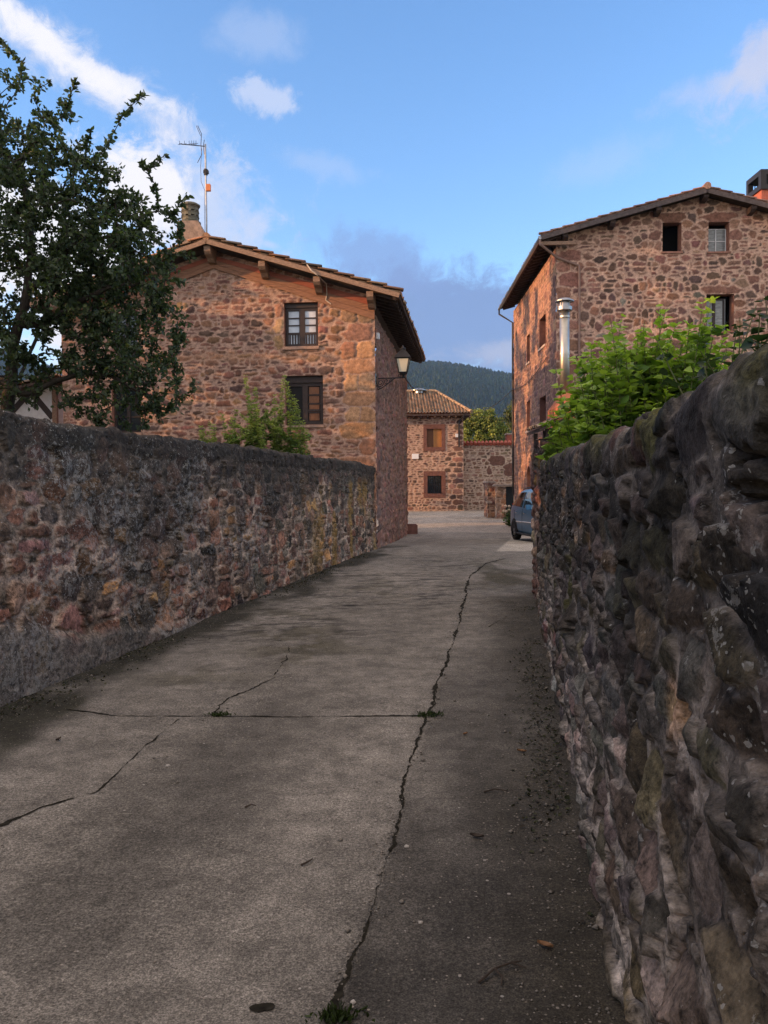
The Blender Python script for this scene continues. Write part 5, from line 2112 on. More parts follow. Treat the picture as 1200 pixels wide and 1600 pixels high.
        for x in (.78, 3.48):
            m = MB()
            pts = [W(x + .375 * math.cos(a_), sgn * (.862 if abs(x - .78) < .1 else .858), .315 + .375 * math.sin(a_)) for a_ in np.linspace(-.15, math.pi + .15, 18)]
            m.prism(pts, rgt * sgn * -.22)
            m.build('wheel_arch', M['rubber'], t)
            cw = W(x, sgn * .775, .315)
            ax = rgt * sgn
            m = MB()
            prof = [(.20, -.09), (.285, -.10), (.312, -.085), (.318, -.05), (.318, .05), (.312, .085), (.285, .10), (.205, .095)]
            nn = 28
            vv, ff = [], []
            for k in range(nn):
                th = 2 * math.pi * k / nn
                rad = hd * math.cos(th) + np.array([0, 0, math.sin(th)])
                for r_, d_ in prof:
                    vv.append(cw + rad * r_ + ax * d_)
            P_ = len(prof)
            for k in range(nn):
                for j in range(P_ - 1):
                    k2 = (k + 1) % nn
                    ff.append((k * P_ + j, k * P_ + j + 1, k2 * P_ + j + 1, k2 * P_ + j))
            m.poly(vv, ff)
            wh = m.build('wheel', M['tyre'], t, smooth=True)
            m = MB()
            m.tube([cw + ax * .03, cw + ax * .055], .205, 24)
            for k in range(6):
                th = 2 * math.pi * k / 6
                rad = hd * math.cos(th) + np.array([0, 0, math.sin(th)])
                tan = -hd * math.sin(th) + np.array([0, 0, math.cos(th)])
                m.box(cw + ax * .055 + rad * .04 - tan * .03, rad * .15, tan * .06, ax * .025)
            m.tube([cw + ax * .05, cw + ax * .092], .055, 12)
            m.build('rim', M['alloy'], wh)
    # windscreen and rear screen
    def screen(name, x0, x1):
        vv, ff = [], []
        for i in range(9):
            x = x0 + (x1 - x0) * i / 8
            for j in range(11):
                f = -1 + 2 * j / 10
                wr, rz = at(x, 'wr') * .93, at(x, 'rz')
                y = f * wr
                z = rz + (.02 + (-.032) * abs(f) ** 2) + .010
                vv.append(tuple(W(x, y, z)))
        for i in range(8):
            for j in range(10):
                q = i * 11 + j
                ff.append((q, q + 1, q + 12, q + 11))
        me = bpy.data.meshes.new(name)
        me.from_pydata(vv, [], ff)
        me.polygons.foreach_set('use_smooth', np.ones(len(ff), bool))
        me.materials.append(M['car_glass'])
        return link(name, me, t)
    screen('windscreen', 2.50, 3.30)
    screen('rear_window', .14, .60)
    m = MB()
    m.box(W(-.035, -.60, .36), hd * .16, rgt * 1.2, (0, 0, .2))
    m.build('bumper', M['rubber'], t, bevel=.03)
    m = MB()
    m.box(W(4.15, -.55, .30), hd * .15, rgt * 1.1, (0, 0, .2))
    m.build('bumper', M['rubber'], t, bevel=.03)


car()


# ------------------------------------------------------------------ vegetation
def unit(v):
    return v / (np.linalg.norm(v, axis=-1, keepdims=True) + 1e-9)


def leaf_mesh(name, P, D, N, L, Wd, col, mat, parent, fold=.22, curl=.12, heart=False):
    """leaf blades: six corners and a fold along the midrib"""
    P, D, N = np.asarray(P, float), unit(np.asarray(D, float)), np.asarray(N, float)
    S = unit(np.cross(D, N))
    N = np.cross(S, D)
    L = np.asarray(L)[:, None]
    Wd = np.asarray(Wd)[:, None]
    a1, w1, a2, w2 = (.16, .52, .55, .42) if heart else (.28, .48, .68, .40)
    b = P
    l1 = P + D * L * a1 - S * Wd * w1 + N * Wd * fold * w1 * 2
    l2 = P + D * L * a2 - S * Wd * w2 + N * (Wd * fold * w2 * 2 - L * curl * .4)
    r1 = P + D * L * a1 + S * Wd * w1 + N * Wd * fold * w1 * 2
    r2 = P + D * L * a2 + S * Wd * w2 + N * (Wd * fold * w2 * 2 - L * curl * .4)
    tp = P + D * L - N * L * curl
    V = np.stack([b, l1, l2, tp, r2, r1], 1).reshape(-1, 3)
    i = np.arange(len(P)) * 6
    F = np.concatenate([np.stack([i, i + 3, i + 2, i + 1], -1), np.stack([i, i + 5, i + 4, i + 3], -1)])
    C = np.repeat(np.asarray(col), 6, 0)
    return link(name, np_mesh(name, V, F, mat, C), parent)


def limbs_mesh(name, segs, mat, parent, n=6):
    """segs: arrays p0, p1, r0, r1 -> tapered limbs as one mesh"""
    p0, p1, r0, r1 = segs
    t = unit(p1 - p0)
    up = np.where(np.abs(t[:, 2:3]) < .9, np.array([[0, 0, 1.0]]), np.array([[1.0, 0, 0]]))
    a = unit(np.cross(t, up))
    b = np.cross(a, t)
    th = np.linspace(0, 2 * math.pi, n, endpoint=False)
    ring = lambda p, r: p[:, None] + r[:, None, None] * (np.cos(th)[None, :, None] * a[:, None] + np.sin(th)[None, :, None] * b[:, None])
    V = np.concatenate([ring(p0, r0), ring(p1 + t * (r1 * .5)[:, None], r1)], 1).reshape(-1, 3)
    i = (np.arange(len(p0)) * 2 * n)[:, None]
    k = np.arange(n)[None, :]
    k2 = (k + 1) % n
    F = np.stack([i + k, i + k2, i + n + k2, i + n + k], -1).reshape(-1, 4)
    return link(name, np_mesh(name, V, F, mat, smooth=True), parent)


class Tree:
    def __init__(s, seed):
        s.rng = np.random.default_rng(seed)
        s.pos, s.par = [], []

    def limb(s, pts, attach=None, sub=.16):
        pts = [np.array(p, float) for p in pts]
        if attach is None:
            s.pos.append(pts[0])
            s.par.append(-1)
            cur = len(s.pos) - 1
        else:
            A = np.array(s.pos)
            cur = int(np.argmin(np.linalg.norm(A - pts[0], axis=1)))
        ids = []
        prev = s.pos[cur]
        for p in pts[1:] if attach is None else pts:
            L = np.linalg.norm(p - prev)
            n = max(1, int(L / sub))
            for k in range(1, n + 1):
                q = prev + (p - prev) * k / n + s.rng.normal(0, .012 * min(1, L), 3) * (k < n)
                s.pos.append(q)
                s.par.append(cur)
                cur = len(s.pos) - 1
                ids.append(cur)
            prev = p
        return ids

    def grow(s, targets, wob=.07, sag=.0, step=.14):
        """join each target point to the nearest wood; returns the nodes of every twig"""
        targets = np.asarray(targets, float)
        A0 = np.array(s.pos)
        d0 = np.min(np.linalg.norm(targets[:, None] - A0[None], axis=2), axis=1)
        tw = []
        P = np.zeros((len(targets) * 24 + len(A0), 3))
        P[:len(A0)] = A0
        cnt = len(A0)
        for k in np.argsort(d0):
            t = targets[k]
            D = np.linalg.norm(P[:cnt] - t, axis=1)
            cur = int(np.argmin(D))
            a = P[cur]
            L = D[cur]
            n = max(2, min(20, int(L / step)))
            mid = s.rng.normal(0, wob * L, 3)
            mid[2] += .10 * L - sag * L
            ids = []
            for j in range(1, n + 1):
                f = j / n
                q = a + (t - a) * f + mid * 4 * f * (1 - f) * .5
                P[cnt] = q
                s.pos.append(q)
                s.par.append(cur)
                cur = cnt
                cnt += 1
                ids.append(cur)
            tw.append(ids)
        return tw

    def segs(s, tip=.004, exp=2.3, rmax=.2):
        n = len(s.pos)
        w = np.zeros(n)
        ch = np.zeros(n, int)
        for p in s.par:
            if p >= 0:
                ch[p] += 1
        acc = np.where(ch == 0, tip ** exp, 0.0)
        for i in range(n - 1, -1, -1):
            if s.par[i] >= 0:
                acc[s.par[i]] += acc[i]
        r = np.minimum(acc ** (1 / exp), rmax)
        P = np.array(s.pos)
        par = np.array(s.par)
        k = par >= 0
        return P[par[k]], P[k], r[par[k]].clip(max=r[k] * 1.6), r[k]


def in_ellipsoids(n, ell, rng, shell=.35):
    """random points inside a union of ellipsoids, denser towards their skins"""
    out = []
    wts = np.array([e[1][0] * e[1][1] * e[1][2] * (e[2] if len(e) > 2 else 1) for e in ell])
    wts = wts / wts.sum()
    while len(out) < n:
        e = ell[rng.choice(len(ell), p=wts)]
        v = unit(rng.normal(size=3)) * rng.uniform(shell ** 3, 1) ** (1 / 3)
        out.append(np.array(e[0]) + v * np.array(e[1]))
    return np.array(out)


def leaves_on(tree, twigs, per, rng, L, W, spread=.06, up=.5, last=5, droop=.15):
    pos = np.array(tree.pos)
    P, D, N = [], [], []
    for ids in twigs:
        ids = ids[-last:]
        for k in range(per):
            j = rng.integers(0, len(ids))
            a = pos[ids[j]]
            b = pos[tree.par[ids[j]]]
            p = a + (b - a) * rng.random()
            ax = a - b
            ax = ax / (np.linalg.norm(ax) + 1e-9)
            d = unit(rng.normal(size=3)) + ax * .7
            d[2] -= droop
            P.append(p + unit(rng.normal(size=3)) * spread * rng.random())
            D.append(d)
            N.append(unit(rng.normal(size=3)) + np.array([0, 0, up]))
    n = len(P)
    return np.array(P), np.array(D), np.array(N), L * rng.uniform(.6, 1.25, n), W * rng.uniform(.6, 1.25, n)


def leaf_cols(n, rng, pal, wts, jit=.18):
    pal = np.array(pal)
    w = np.array(wts, float)
    return np.clip(pal[rng.choice(len(pal), n, p=w / w.sum())] * (1 + rng.normal(0, jit, (n, 1))), .004, 1)


def apple_tree():
    base = (-4.75, 9.8, 0)
    t = thing('apple_tree', 'dark leafy apple tree reaching over the left garden wall', 'tree', base)
    T = Tree(5)
    rng = T.rng
    T.limb([base, (-4.70, 9.8, .9), (-4.58, 9.75, 1.8), (-4.45, 9.7, 2.45)])
    T.limb([(-4.36, 9.65, 2.85), (-4.30, 9.6, 3.3), (-4.16, 9.6, 3.75), (-4.10, 9.7, 4.5), (-4.2, 9.7, 5.4)], 1)
    T.limb([(-4.22, 9.55, 2.72), (-4.05, 9.5, 2.72), (-3.80, 9.5, 2.85), (-3.45, 9.5, 2.95), (-3.1, 9.4, 2.9), (-2.8, 9.4, 2.72)], 1)
    T.limb([(-4.9, 9.9, 3.0), (-5.4, 10.0, 4.0), (-5.7, 10.1, 5.0)], 1)
    T.limb([(-4.0, 9.6, 4.0), (-3.5, 9.6, 4.5), (-3.0, 9.5, 4.9)], 1)
    T.limb([(-3.95, 9.5, 3.5), (-3.5, 9.5, 3.75), (-3.1, 9.4, 3.9)], 1)
    T.limb([(-4.5, 10.2, 3.0), (-4.4, 11.0, 4.2), (-4.3, 11.3, 5.2)], 1)
    ell = [((-4.75, 9.9, 4.9), (1.25, 1.5, 1.25), .9),
           ((-3.75, 9.7, 4.65), (1.0, 1.1, 1.0), 1.7),
           ((-3.15, 9.6, 4.35), (.80, .9, .75), 1.7),
           ((-3.30, 9.55, 3.70), (.95, 1.0, .75), 1.8),
           ((-3.05, 9.4, 2.95), (.78, .8, .78), 1.5),
           ((-4.35, 9.8, 5.85), (.75, .9, .70), 1.3),
           ((-5.8, 10.2, 4.6), (1.3, 1.3, 1.5), .4),
           ((-4.40, 9.6, 3.95), (.7, .9, .55), .9),
           ((-3.75, 9.5, 3.15), (.80, .8, .70), 1.3),
           ((-4.45, 9.4, 3.1), (.60, .8, .8), .8)]
    tg = in_ellipsoids(1800, ell, rng)
    tg[:, 0] += .10
    tg = tg[(tg[:, 2] > 2.25)]
    # leave a ragged window of sky between the limbs
    tg = tg[~((np.abs(tg[:, 0] + 4.15) < .2) & (np.abs(tg[:, 2] - 3.95) < .25))]
    tw = T.grow(tg, .10, .05)
    # long one-year shoots that stand out of the crown
    tips = [(-4.36, 9.7, 6.75), (-4.5, 9.7, 6.9), (-4.15, 9.7, 6.55), (-3.50, 9.6, 6.32), (-3.62, 9.7, 6.15), (-2.68, 9.5, 6.10), (-2.95, 9.6, 5.95),
            (-2.47, 9.5, 5.42), (-2.6, 9.5, 5.1), (-2.22, 9.45, 4.95), (-2.28, 9.4, 4.6), (-2.12, 9.3, 4.2), (-3.9, 9.7, 6.0), (-3.15, 9.6, 5.6), (-2.75, 9.5, 5.35),
            (-2.25, 9.4, 3.95), (-2.25, 9.3, 3.3), (-2.40, 9.3, 2.55), (-2.3, 9.3, 2.85), (-2.7, 9.3, 2.3), (-3.2, 9.3, 2.3), (-4.9, 9.8, 6.9), (-5.3, 9.9, 6.7), (-3.75, 9.6, 5.85), (-3.35, 9.6, 5.75)]
    T2 = len(T.pos)
    sh = T.grow(np.array(tips), .05, .0, .10)
    P, D, N, L, W = leaves_on(T, tw, 21, rng, .058, .039, .08, .45, 5)
    parts = [leaves_on(T, sh, 34, rng, .070, .046, .035, .4, 9, .05)]
    for q in parts:
        P, D, N, L, W = (np.concatenate([a, b]) for a, b in zip((P, D, N, L, W), q))
    cols = leaf_cols(len(P), rng, [(.045, .068, .036), (.056, .084, .044), (.075, .105, .05), (.032, .05, .028), (.12, .14, .055)], [4, 4, 2, 3, .35])
    limbs_mesh('trunk', T.segs(.0045, 2.3, .13), M['bark'], t)
    leaf_mesh('crown', P, D, N, L, W, cols, M['leaf'], t)


apple_tree()


def stem_bush(t, stems, seed, L, W, pal, wts, gap, tipcols, heart=False, fol='foliage', per=2, lean=.25, mat='leaf', side=0, keep=None):
    """many upright shoots with leaves in pairs"""
    rng = np.random.default_rng(seed)
    p0, p1, r0, r1 = [], [], [], []
    P, D, N, LL, WW, C = [], [], [], [], [], []
    pal = np.array(pal)
    w = np.array(wts, float)
    w /= w.sum()

    def shoot(b, tip, r, lv):
        b, tip = np.array(b, float), np.array(tip, float)
        H = np.linalg.norm(tip - b)
        n = max(4, int(H / .09))
        bend = rng.normal(0, .06 * H, 3)
        prev = b
        for k in range(1, n + 1):
            f = k / n
            q = b + (tip - b) * f + bend * f * (1 - f) * 2
            p0.append(prev)
            p1.append(q)
            r0.append(r * (1 - .8 * (f - 1 / n)))
            r1.append(r * (1 - .8 * f))
            ax = unit(q - prev)
            m = max(1, int(np.linalg.norm(q - prev) / gap + rng.random()))
            if f > lv:
                for j in range(m):
                    pp = prev + (q - prev) * rng.random()
                    a0 = rng.uniform(0, 2 * math.pi)
                    for s in range(per):
                        an = a0 + s * 2 * math.pi / per + rng.normal(0, .3)
                        side_ = np.array([math.cos(an), math.sin(an), 0])
                        P.append(pp + side_ * .01)
                        sc = (1 - .42 * max(0, (f - .6) / .4)) * rng.uniform(.5, 1.2)
                        D.append(side_ + ax * rng.uniform(.0, .9) + np.array([0, 0, rng.uniform(-.5, .3)]))
                        N.append(ax * .8 + rng.normal(0, .45, 3) + np.array([0, 0, .5]))
                        LL.append(L * sc)
                        WW.append(W * sc)
                        c = pal[rng.choice(len(pal), p=w)] * (1 + rng.normal(0, .15))
                        k_ = np.clip((f - .55) / .45, 0, 1) * tipcols[1]
                        C.append(c * (1 - k_) + np.array(tipcols[0]) * k_)
            if side and rng.random() < side and .15 < f < .85:
                an = rng.uniform(0, 2 * math.pi)
                ln = H * rng.uniform(.12, .3)
                yield q, q + np.array([math.cos(an) * ln * .8, math.sin(an) * ln * .8, ln * .6]), r * .5
            prev = q
    todo = [(a, b, r) for a, b, r in stems]
    first = len(todo)
    while todo:
        a, b, r = todo.pop(0)
        first -= 1
        s0 = side
        if first < 0:
            side = 0
        new = list(shoot(a, b, r, .12 if first >= 0 else .0))
        side = s0
        if first >= 0:
            todo += new
    if keep is not None:
        g_ = keep(np.array(P))
        P, D, N, LL, WW, C = (list(np.array(q)[g_]) for q in (P, D, N, LL, WW, C))
        h_ = keep(np.array(p1))
        p0, p1, r0, r1 = (list(np.array(q)[h_]) for q in (p0, p1, r0, r1))
    limbs_mesh('stem', tuple(np.array(x) for x in (p0, p1, r0, r1)), M['stem'], t, 5)
    leaf_mesh(fol, np.array(P), np.array(D), np.array(N), np.array(LL), np.array(WW), np.clip(np.array(C), .004, 1), M[mat], t, heart=heart)


def left_shrub():
    rng = np.random.default_rng(21)
    base = np.array((-2.0, 15.2, 0))
    t = thing('garden_shrub', 'tall bright green shoots above the left wall before the house gable', 'shrub', tuple(base))
    # (x, z) of the shoot tips
    tips = [(-1.85, 3.62), (-1.74, 3.42), (-2.0, 3.2), (-1.62, 3.1), (-2.62, 3.62), (-2.52, 3.2), (-2.42, 3.4), (-2.75, 2.95), (-2.30, 2.95), (-2.15, 3.05),
            (-1.50, 2.75), (-1.42, 2.55), (-2.95, 2.85), (-3.1, 2.65), (-2.85, 2.6), (-1.7, 2.8), (-1.55, 2.45), (-3.3, 2.75), (-3.4, 2.55), (-2.2, 2.7), (-2.5, 2.75), (-1.9, 2.85)]
    st = []
    for k, (x, z) in enumerate(tips * 2):
        y = 15.2 + rng.uniform(-.35, .45)
        if k >= len(tips):
            x, z = x + rng.normal(0, .17), z - rng.uniform(.1, .7)
        z += .10
        st.append(((x * .85 + base[0] * .15 + rng.normal(0, .08), y + rng.normal(0, .1), .6), (x, y, z), .012))
    stem_bush(t, st, 22, .085, .040, [(.12, .19, .055), (.095, .155, .048), (.15, .21, .065), (.06, .11, .035)], [3, 3, 2, 1], .019, ((.30, .36, .12), .8), per=4, side=.09, keep=lambda q: q[:, 0] < lw_x(q[:, 1]) - .16)


left_shrub()


def right_bush():
    rng = np.random.default_rng(31)
    base = np.array((2.55, 8.6, 0))
    t = thing('leafy_bush', 'broad bright green leafy bush behind the mossy right wall', 'bush', tuple(base))
    st = []
    tips = [(1.95, 2.72), (1.88, 2.45), (2.05, 3.0), (2.15, 3.22), (2.3, 3.10), (2.45, 3.34), (2.62, 3.22), (2.75, 3.40), (2.9, 3.20), (3.02, 3.36), (3.15, 3.42), (3.22, 3.1), (3.3, 2.95),
            (3.38, 2.8), (3.42, 2.9), (3.45, 2.6), (3.5, 3.02), (3.56, 2.82), (3.32, 3.2), (3.52, 2.6), (3.5, 2.4), (1.95, 2.6), (2.05, 2.4), (1.92, 2.25), (2.3, 2.7), (2.6, 2.75), (2.9, 2.7), (3.1, 2.6), (3.3, 2.45), (2.2, 2.95), (3.0, 2.95), (2.5, 3.0), (2.0, 2.3), (3.35, 2.35),
            (2.35, 2.2), (2.8, 2.2), (3.1, 2.15), (1.9, 2.1), (2.1, 2.1)]
    for x, z in tips:
        for r in range(8):
            y = 8.5 + rng.uniform(-.75, .8)
            zz = z - (0 if r == 0 else rng.uniform(.05, .45))
            xx = x + (0 if r == 0 else rng.normal(0, .12))
            st.append(((base[0] + (xx - base[0]) * .55 + rng.normal(0, .07), y * .6 + base[1] * .4, 1.2 + rng.uniform(-.3, .2)), (xx, y, zz), .012))
    stem_bush(t, st, 32, .135, .110, [(.105, .19, .036), (.08, .15, .034), (.14, .23, .04), (.05, .095, .025)], [3, 3, 2, 1.5], .05, ((.30, .42, .065), .85), heart=True, per=2, side=.1, keep=lambda q: (q[:, 0] > 1.66 + .15 * (q[:, 1] - 8.5)) & (q[:, 0] < 3.62 + .25 * (q[:, 1] - 8.5)))


right_bush()


def ivy():
    rng = np.random.default_rng(41)
    t = thing('ivy_clump', 'dark ivy leaves on top of the right wall at the frame edge', 'ivy', (1.0, 2.05, 1.8))
    st = []
    for k in range(34):
        y = 2.30 + rng.uniform(-.25, .35)
        x0 = rw_x(y) + rng.uniform(.26, .46)
        st.append(((x0, y, 1.72), (x0 + rng.normal(.02, .09), y + rng.normal(0, .12), 1.95 + rng.uniform(.0, .22)), .005))
    stem_bush(t, st, 42, .052, .046, [(.020, .038, .018), (.028, .05, .022), (.016, .028, .015)], [3, 2, 2], .035, ((.03, .05, .02), .3), heart=True, per=2)


ivy()


def small_plant():
    rng = np.random.default_rng(51)
    g = float(gz(36))
    t = thing('flowering_plant', 'low green plant with pale flowers behind the blue car', 'plant', (5.55, 36.0, g))
    st = []
    for k in range(22):
        a = rng.uniform(0, 2 * math.pi)
        r = rng.uniform(.05, .42)
        st.append(((5.60 + .1 * math.cos(a), 36 + .1 * math.sin(a), g), (5.60 + r * math.cos(a), 36 + r * math.sin(a), g + rng.uniform(.35, .9)), .01))
    stem_bush(t, st, 52, .13, .08, [(.05, .10, .02), (.08, .14, .03), (.03, .06, .02)], [2, 2, 1], .06, ((.14, .2, .05), .6), per=3)
    m = MB()
    for k in range(7):
        a = rng.uniform(0, 2 * math.pi)
        c = (5.50 + .25 * math.cos(a), 35.9 + .25 * math.sin(a), g + rng.uniform(.45, .85))
        m = MB()
        m.lathe(c, [(.01, 0), (.06, .02), (.07, .06), (.04, .1), (.005, .12)], 7)
        m.build('flower', M['flower'], t)


small_plant()


def crown_tree(name, label, base, ell, seed, nleaf, L, pal, wts, trunk_r=.25, twigs=260, mat='leaf_far', group=None):
    t = thing(name, label, 'tree', tuple(base), group)
    T = Tree(seed)
    rng = T.rng
    c = np.array(ell[0][0])
    b = np.array(base, float)
    T.limb([b, b + (c - b) * .5 + rng.normal(0, .15, 3), c], sub=.4)
    tg = in_ellipsoids(twigs, ell, rng, .55)
    T.grow(tg, .08, 0, .4)
    limbs_mesh('trunk', T.segs(.018, 2.2, trunk_r), M['bark'], t, 5)
    k = rng.integers(0, len(tg), nleaf)
    cl = rng.uniform(.35, .8, len(tg))[k][:, None] * L * 3.2
    v = unit(rng.normal(size=(nleaf, 3))) * rng.uniform(.2, 1, (nleaf, 1)) ** .6
    P = tg[k] + v * cl
    N = v + rng.normal(0, .5, (nleaf, 3)) + np.array([0, 0, .6])
    D = rng.normal(size=(nleaf, 3))
    shade = rng.uniform(.75, 1.25, len(tg))[k][:, None]
    cols = leaf_cols(nleaf, rng, pal, wts) * shade
    leaf_mesh('crown', P, D, N, L * rng.uniform(.6, 1.2, nleaf), L * .7 * rng.uniform(.6, 1.2, nleaf), cols, M[mat], t)
    return t


crown_tree('round_tree', 'round dense yellow-green tree standing behind the red tiled yard wall', (8.6, 70, -.3),
           [((8.6, 70, 5.9), (2.0, 1.8, 1.9)), ((8.1, 70, 6.9), (1.3, 1.2, 1.1)), ((9.4, 69.6, 5.0), (1.5, 1.3, 1.2)), ((7.7, 69.8, 5.1), (1.1, 1.1, 1.0))], 61, 12000, .20,
           [(.19, .23, .055), (.15, .19, .046), (.24, .27, .065), (.10, .14, .04)], [3, 3, 2, 1.5], twigs=170)
crown_tree('slim_tree', 'small paler tree right of the round tree beside the right house', (10.7, 66, -.3),
           [((10.4, 66, 6.2), (.6, .6, 1.9)), ((9.9, 66, 4.5), (.8, .8, 1.0))], 62, 3000, .2,
           [(.085, .10, .035), (.06, .085, .028)], [1, 1], twigs=70)
crown_tree('low_tree', 'dark low tree filling the gap right of the round tree', (9.4, 63.5, -.3),
           [((9.5, 63.5, 4.2), (1.0, 1.0, .9))], 63, 3500, .2, [(.04, .065, .022), (.055, .08, .025)], [1, 1], twigs=70)


def added_shade_trees():
    """unseen trees added on the left to keep the low sun off the lane"""
    pal = [(.045, .075, .025), (.06, .09, .03)]
    for i, (x, y, h, r, n, tw) in enumerate([(-13, -8.5, 8, 3.8, 13000, 300), (-13.5, -3, 8.5, 3.8, 13000, 300), (-13, 2.2, 8, 3.6, 13000, 300), (-13.5, 7.6, 8, 3.4, 12000, 300),
                                             (-13.5, 13.2, 7.5, 2.8, 5200, 120), (-14.5, 18.6, 9.0, 3.3, 5600, 100),
                                             (-12.5, 38.5, 8, 3.2, 9000, 240), (-12.5, 45, 8, 3.6, 9000, 240)]):
        crown_tree('added_shade_tree', 'spreading tree added unseen left of the lane to block the sun', (x, y, -.1),
                   [((x, y, h * .55), (r, r, h * .45))], 170 + i, n, .26, pal, [1, 1], twigs=tw, group='added shade trees left of the lane')
    crown_tree('added_shade_poplar', 'tall narrow poplar added unseen left of the white timbered house for shade', (-18, 23.4, -.2), [((-18, 23.4, 9.5), (2.7, 2.9, 8.6))], 180, 9000, .3, pal, [1, 1], twigs=330)  # both poplars added out of view to shade and dapple the right house
    crown_tree('added_shade_poplar', 'loose open poplar added unseen behind the white timbered house for dappled shade', (-18.2, 31.5, -.2), [((-18.2, 31.5, 9.6), (2.8, 5.0, 6.2))], 181, 6500, .3, pal, [1, 1], twigs=105)


added_shade_trees()


# ------------------------------------------------------------------ hills and their forest
def ridge(az):
    """height of the skyline as a function of azimuth"""
    h = 216 + 22 * np.cos((az + .05) * 2.2) + 14 * np.sin(az * 9 + 1) + 6 * np.sin(az * 23)
    h = h + 110 * sstep(-.25, -.75, az) - 14 * sstep(.06, .16, az)  # higher ridge added out of view on the left to shade the hills
    return h


def hill_z(az, r):
    k = sstep(380, 1900, r)
    x, y = r * np.sin(az), r * np.cos(az)
    return -1 + ridge(az) * k ** 1.15 * (1 - .35 * sstep(1900, 2500, r)) + 26 * (fbm(x / 260, y / 260, 7, 4) - .5) * k


def hills():
    az = np.linspace(-1.35, 1.0, 260)
    r = np.concatenate([np.linspace(330, 1900, 70), np.linspace(1920, 2500, 14)])
    A, Rr = np.meshgrid(az, r, indexing='ij')
    V = np.stack([Rr * np.sin(A), Rr * np.cos(A), hill_z(A, Rr)], -1).reshape(-1, 3)
    n = len(r)
    i, j = np.meshgrid(np.arange(len(az) - 1), np.arange(n - 1), indexing='ij')
    q = (i * n + j).ravel()
    o = link('hills', np_mesh('hills', V, np.stack([q, q + n, q + n + 1, q + 1], -1), M['hill'], smooth=True))
    o['kind'] = 'structure'
    rng = np.random.default_rng(71)
    nt = 44000
    a1 = np.where(rng.random(nt) < .6, rng.uniform(-.02, .22, nt), rng.uniform(-.62, .55, nt))
    r1 = np.sqrt(rng.uniform(800 ** 2, 1935 ** 2, nt))
    k = rng.random(nt) < .05
    r1[k] = rng.uniform(1860, 1930, k.sum())
    hh = rng.uniform(6, 11, nt) * (1 + .35 * (rng.random(nt) < .12))
    base = np.stack([r1 * np.sin(a1), r1 * np.cos(a1), hill_z(a1, r1) - 1], -1)
    prof = [(.36, .12), (.36, .50), (.06, 1.0)]
    ns = 5
    vs = []
    for (rr, zz) in prof:
        for s in range(ns):
            th = 2 * math.pi * s / ns
            f = rng.uniform(.7, 1.3, nt) * rr * hh * .8
            vs.append(base + np.stack([f * math.cos(th), f * math.sin(th), zz * hh * rng.uniform(.92, 1.08, nt)], -1))
    V = np.stack(vs, 1).reshape(-1, 3)
    m = len(prof) * ns
    i = (np.arange(nt) * m)[:, None]
    fs = []
    for p in range(len(prof) - 1):
        for s in range(ns):
            s2 = (s + 1) % ns
            fs.append(np.concatenate([i + p * ns + s, i + p * ns + s2, i + (p + 1) * ns + s2, i + (p + 1) * ns + s], 1))
    F = np.concatenate(fs)
    col = leaf_cols(nt, rng, [(.010, .028, .018), (.013, .034, .020), (.020, .042, .020), (.008, .022, .015)], [3, 3, 1.5, 2])
    big = fbm(base[:, 0] / 120, base[:, 1] / 120, 9, 3)
    col = col * (.65 + .7 * big)[:, None]
    o = link('hill_forest', np_mesh('hill_forest', V, F, M['leaf_far'], np.repeat(col, m, 0)))
    o['kind'] = 'stuff'


hills()


# ------------------------------------------------------------------ air between here and the hills
def haze():
    m = bpy.data.materials.new('evening_haze')
    m.use_nodes = True
    t = NT(m.node_tree)
    t.n.clear()
    out = t.node('ShaderNodeOutputMaterial')
    v = t.node('ShaderNodeVolumePrincipled')
    v.inputs['Color'].default_value = (.30, .55, 1.0, 1)
    v.inputs['Density'].default_value = HAZE
    v.inputs['Anisotropy'].default_value = .1
    t.link(v.outputs[0], out.inputs['Volume'])
    mb = MB()
    mb.aabb(-2700, 2400, -140, 2700, -5, 420)
    o = mb.build('haze', m)
    o['kind'] = 'stuff'


HAZE = .00010
if HAZE:
    haze()


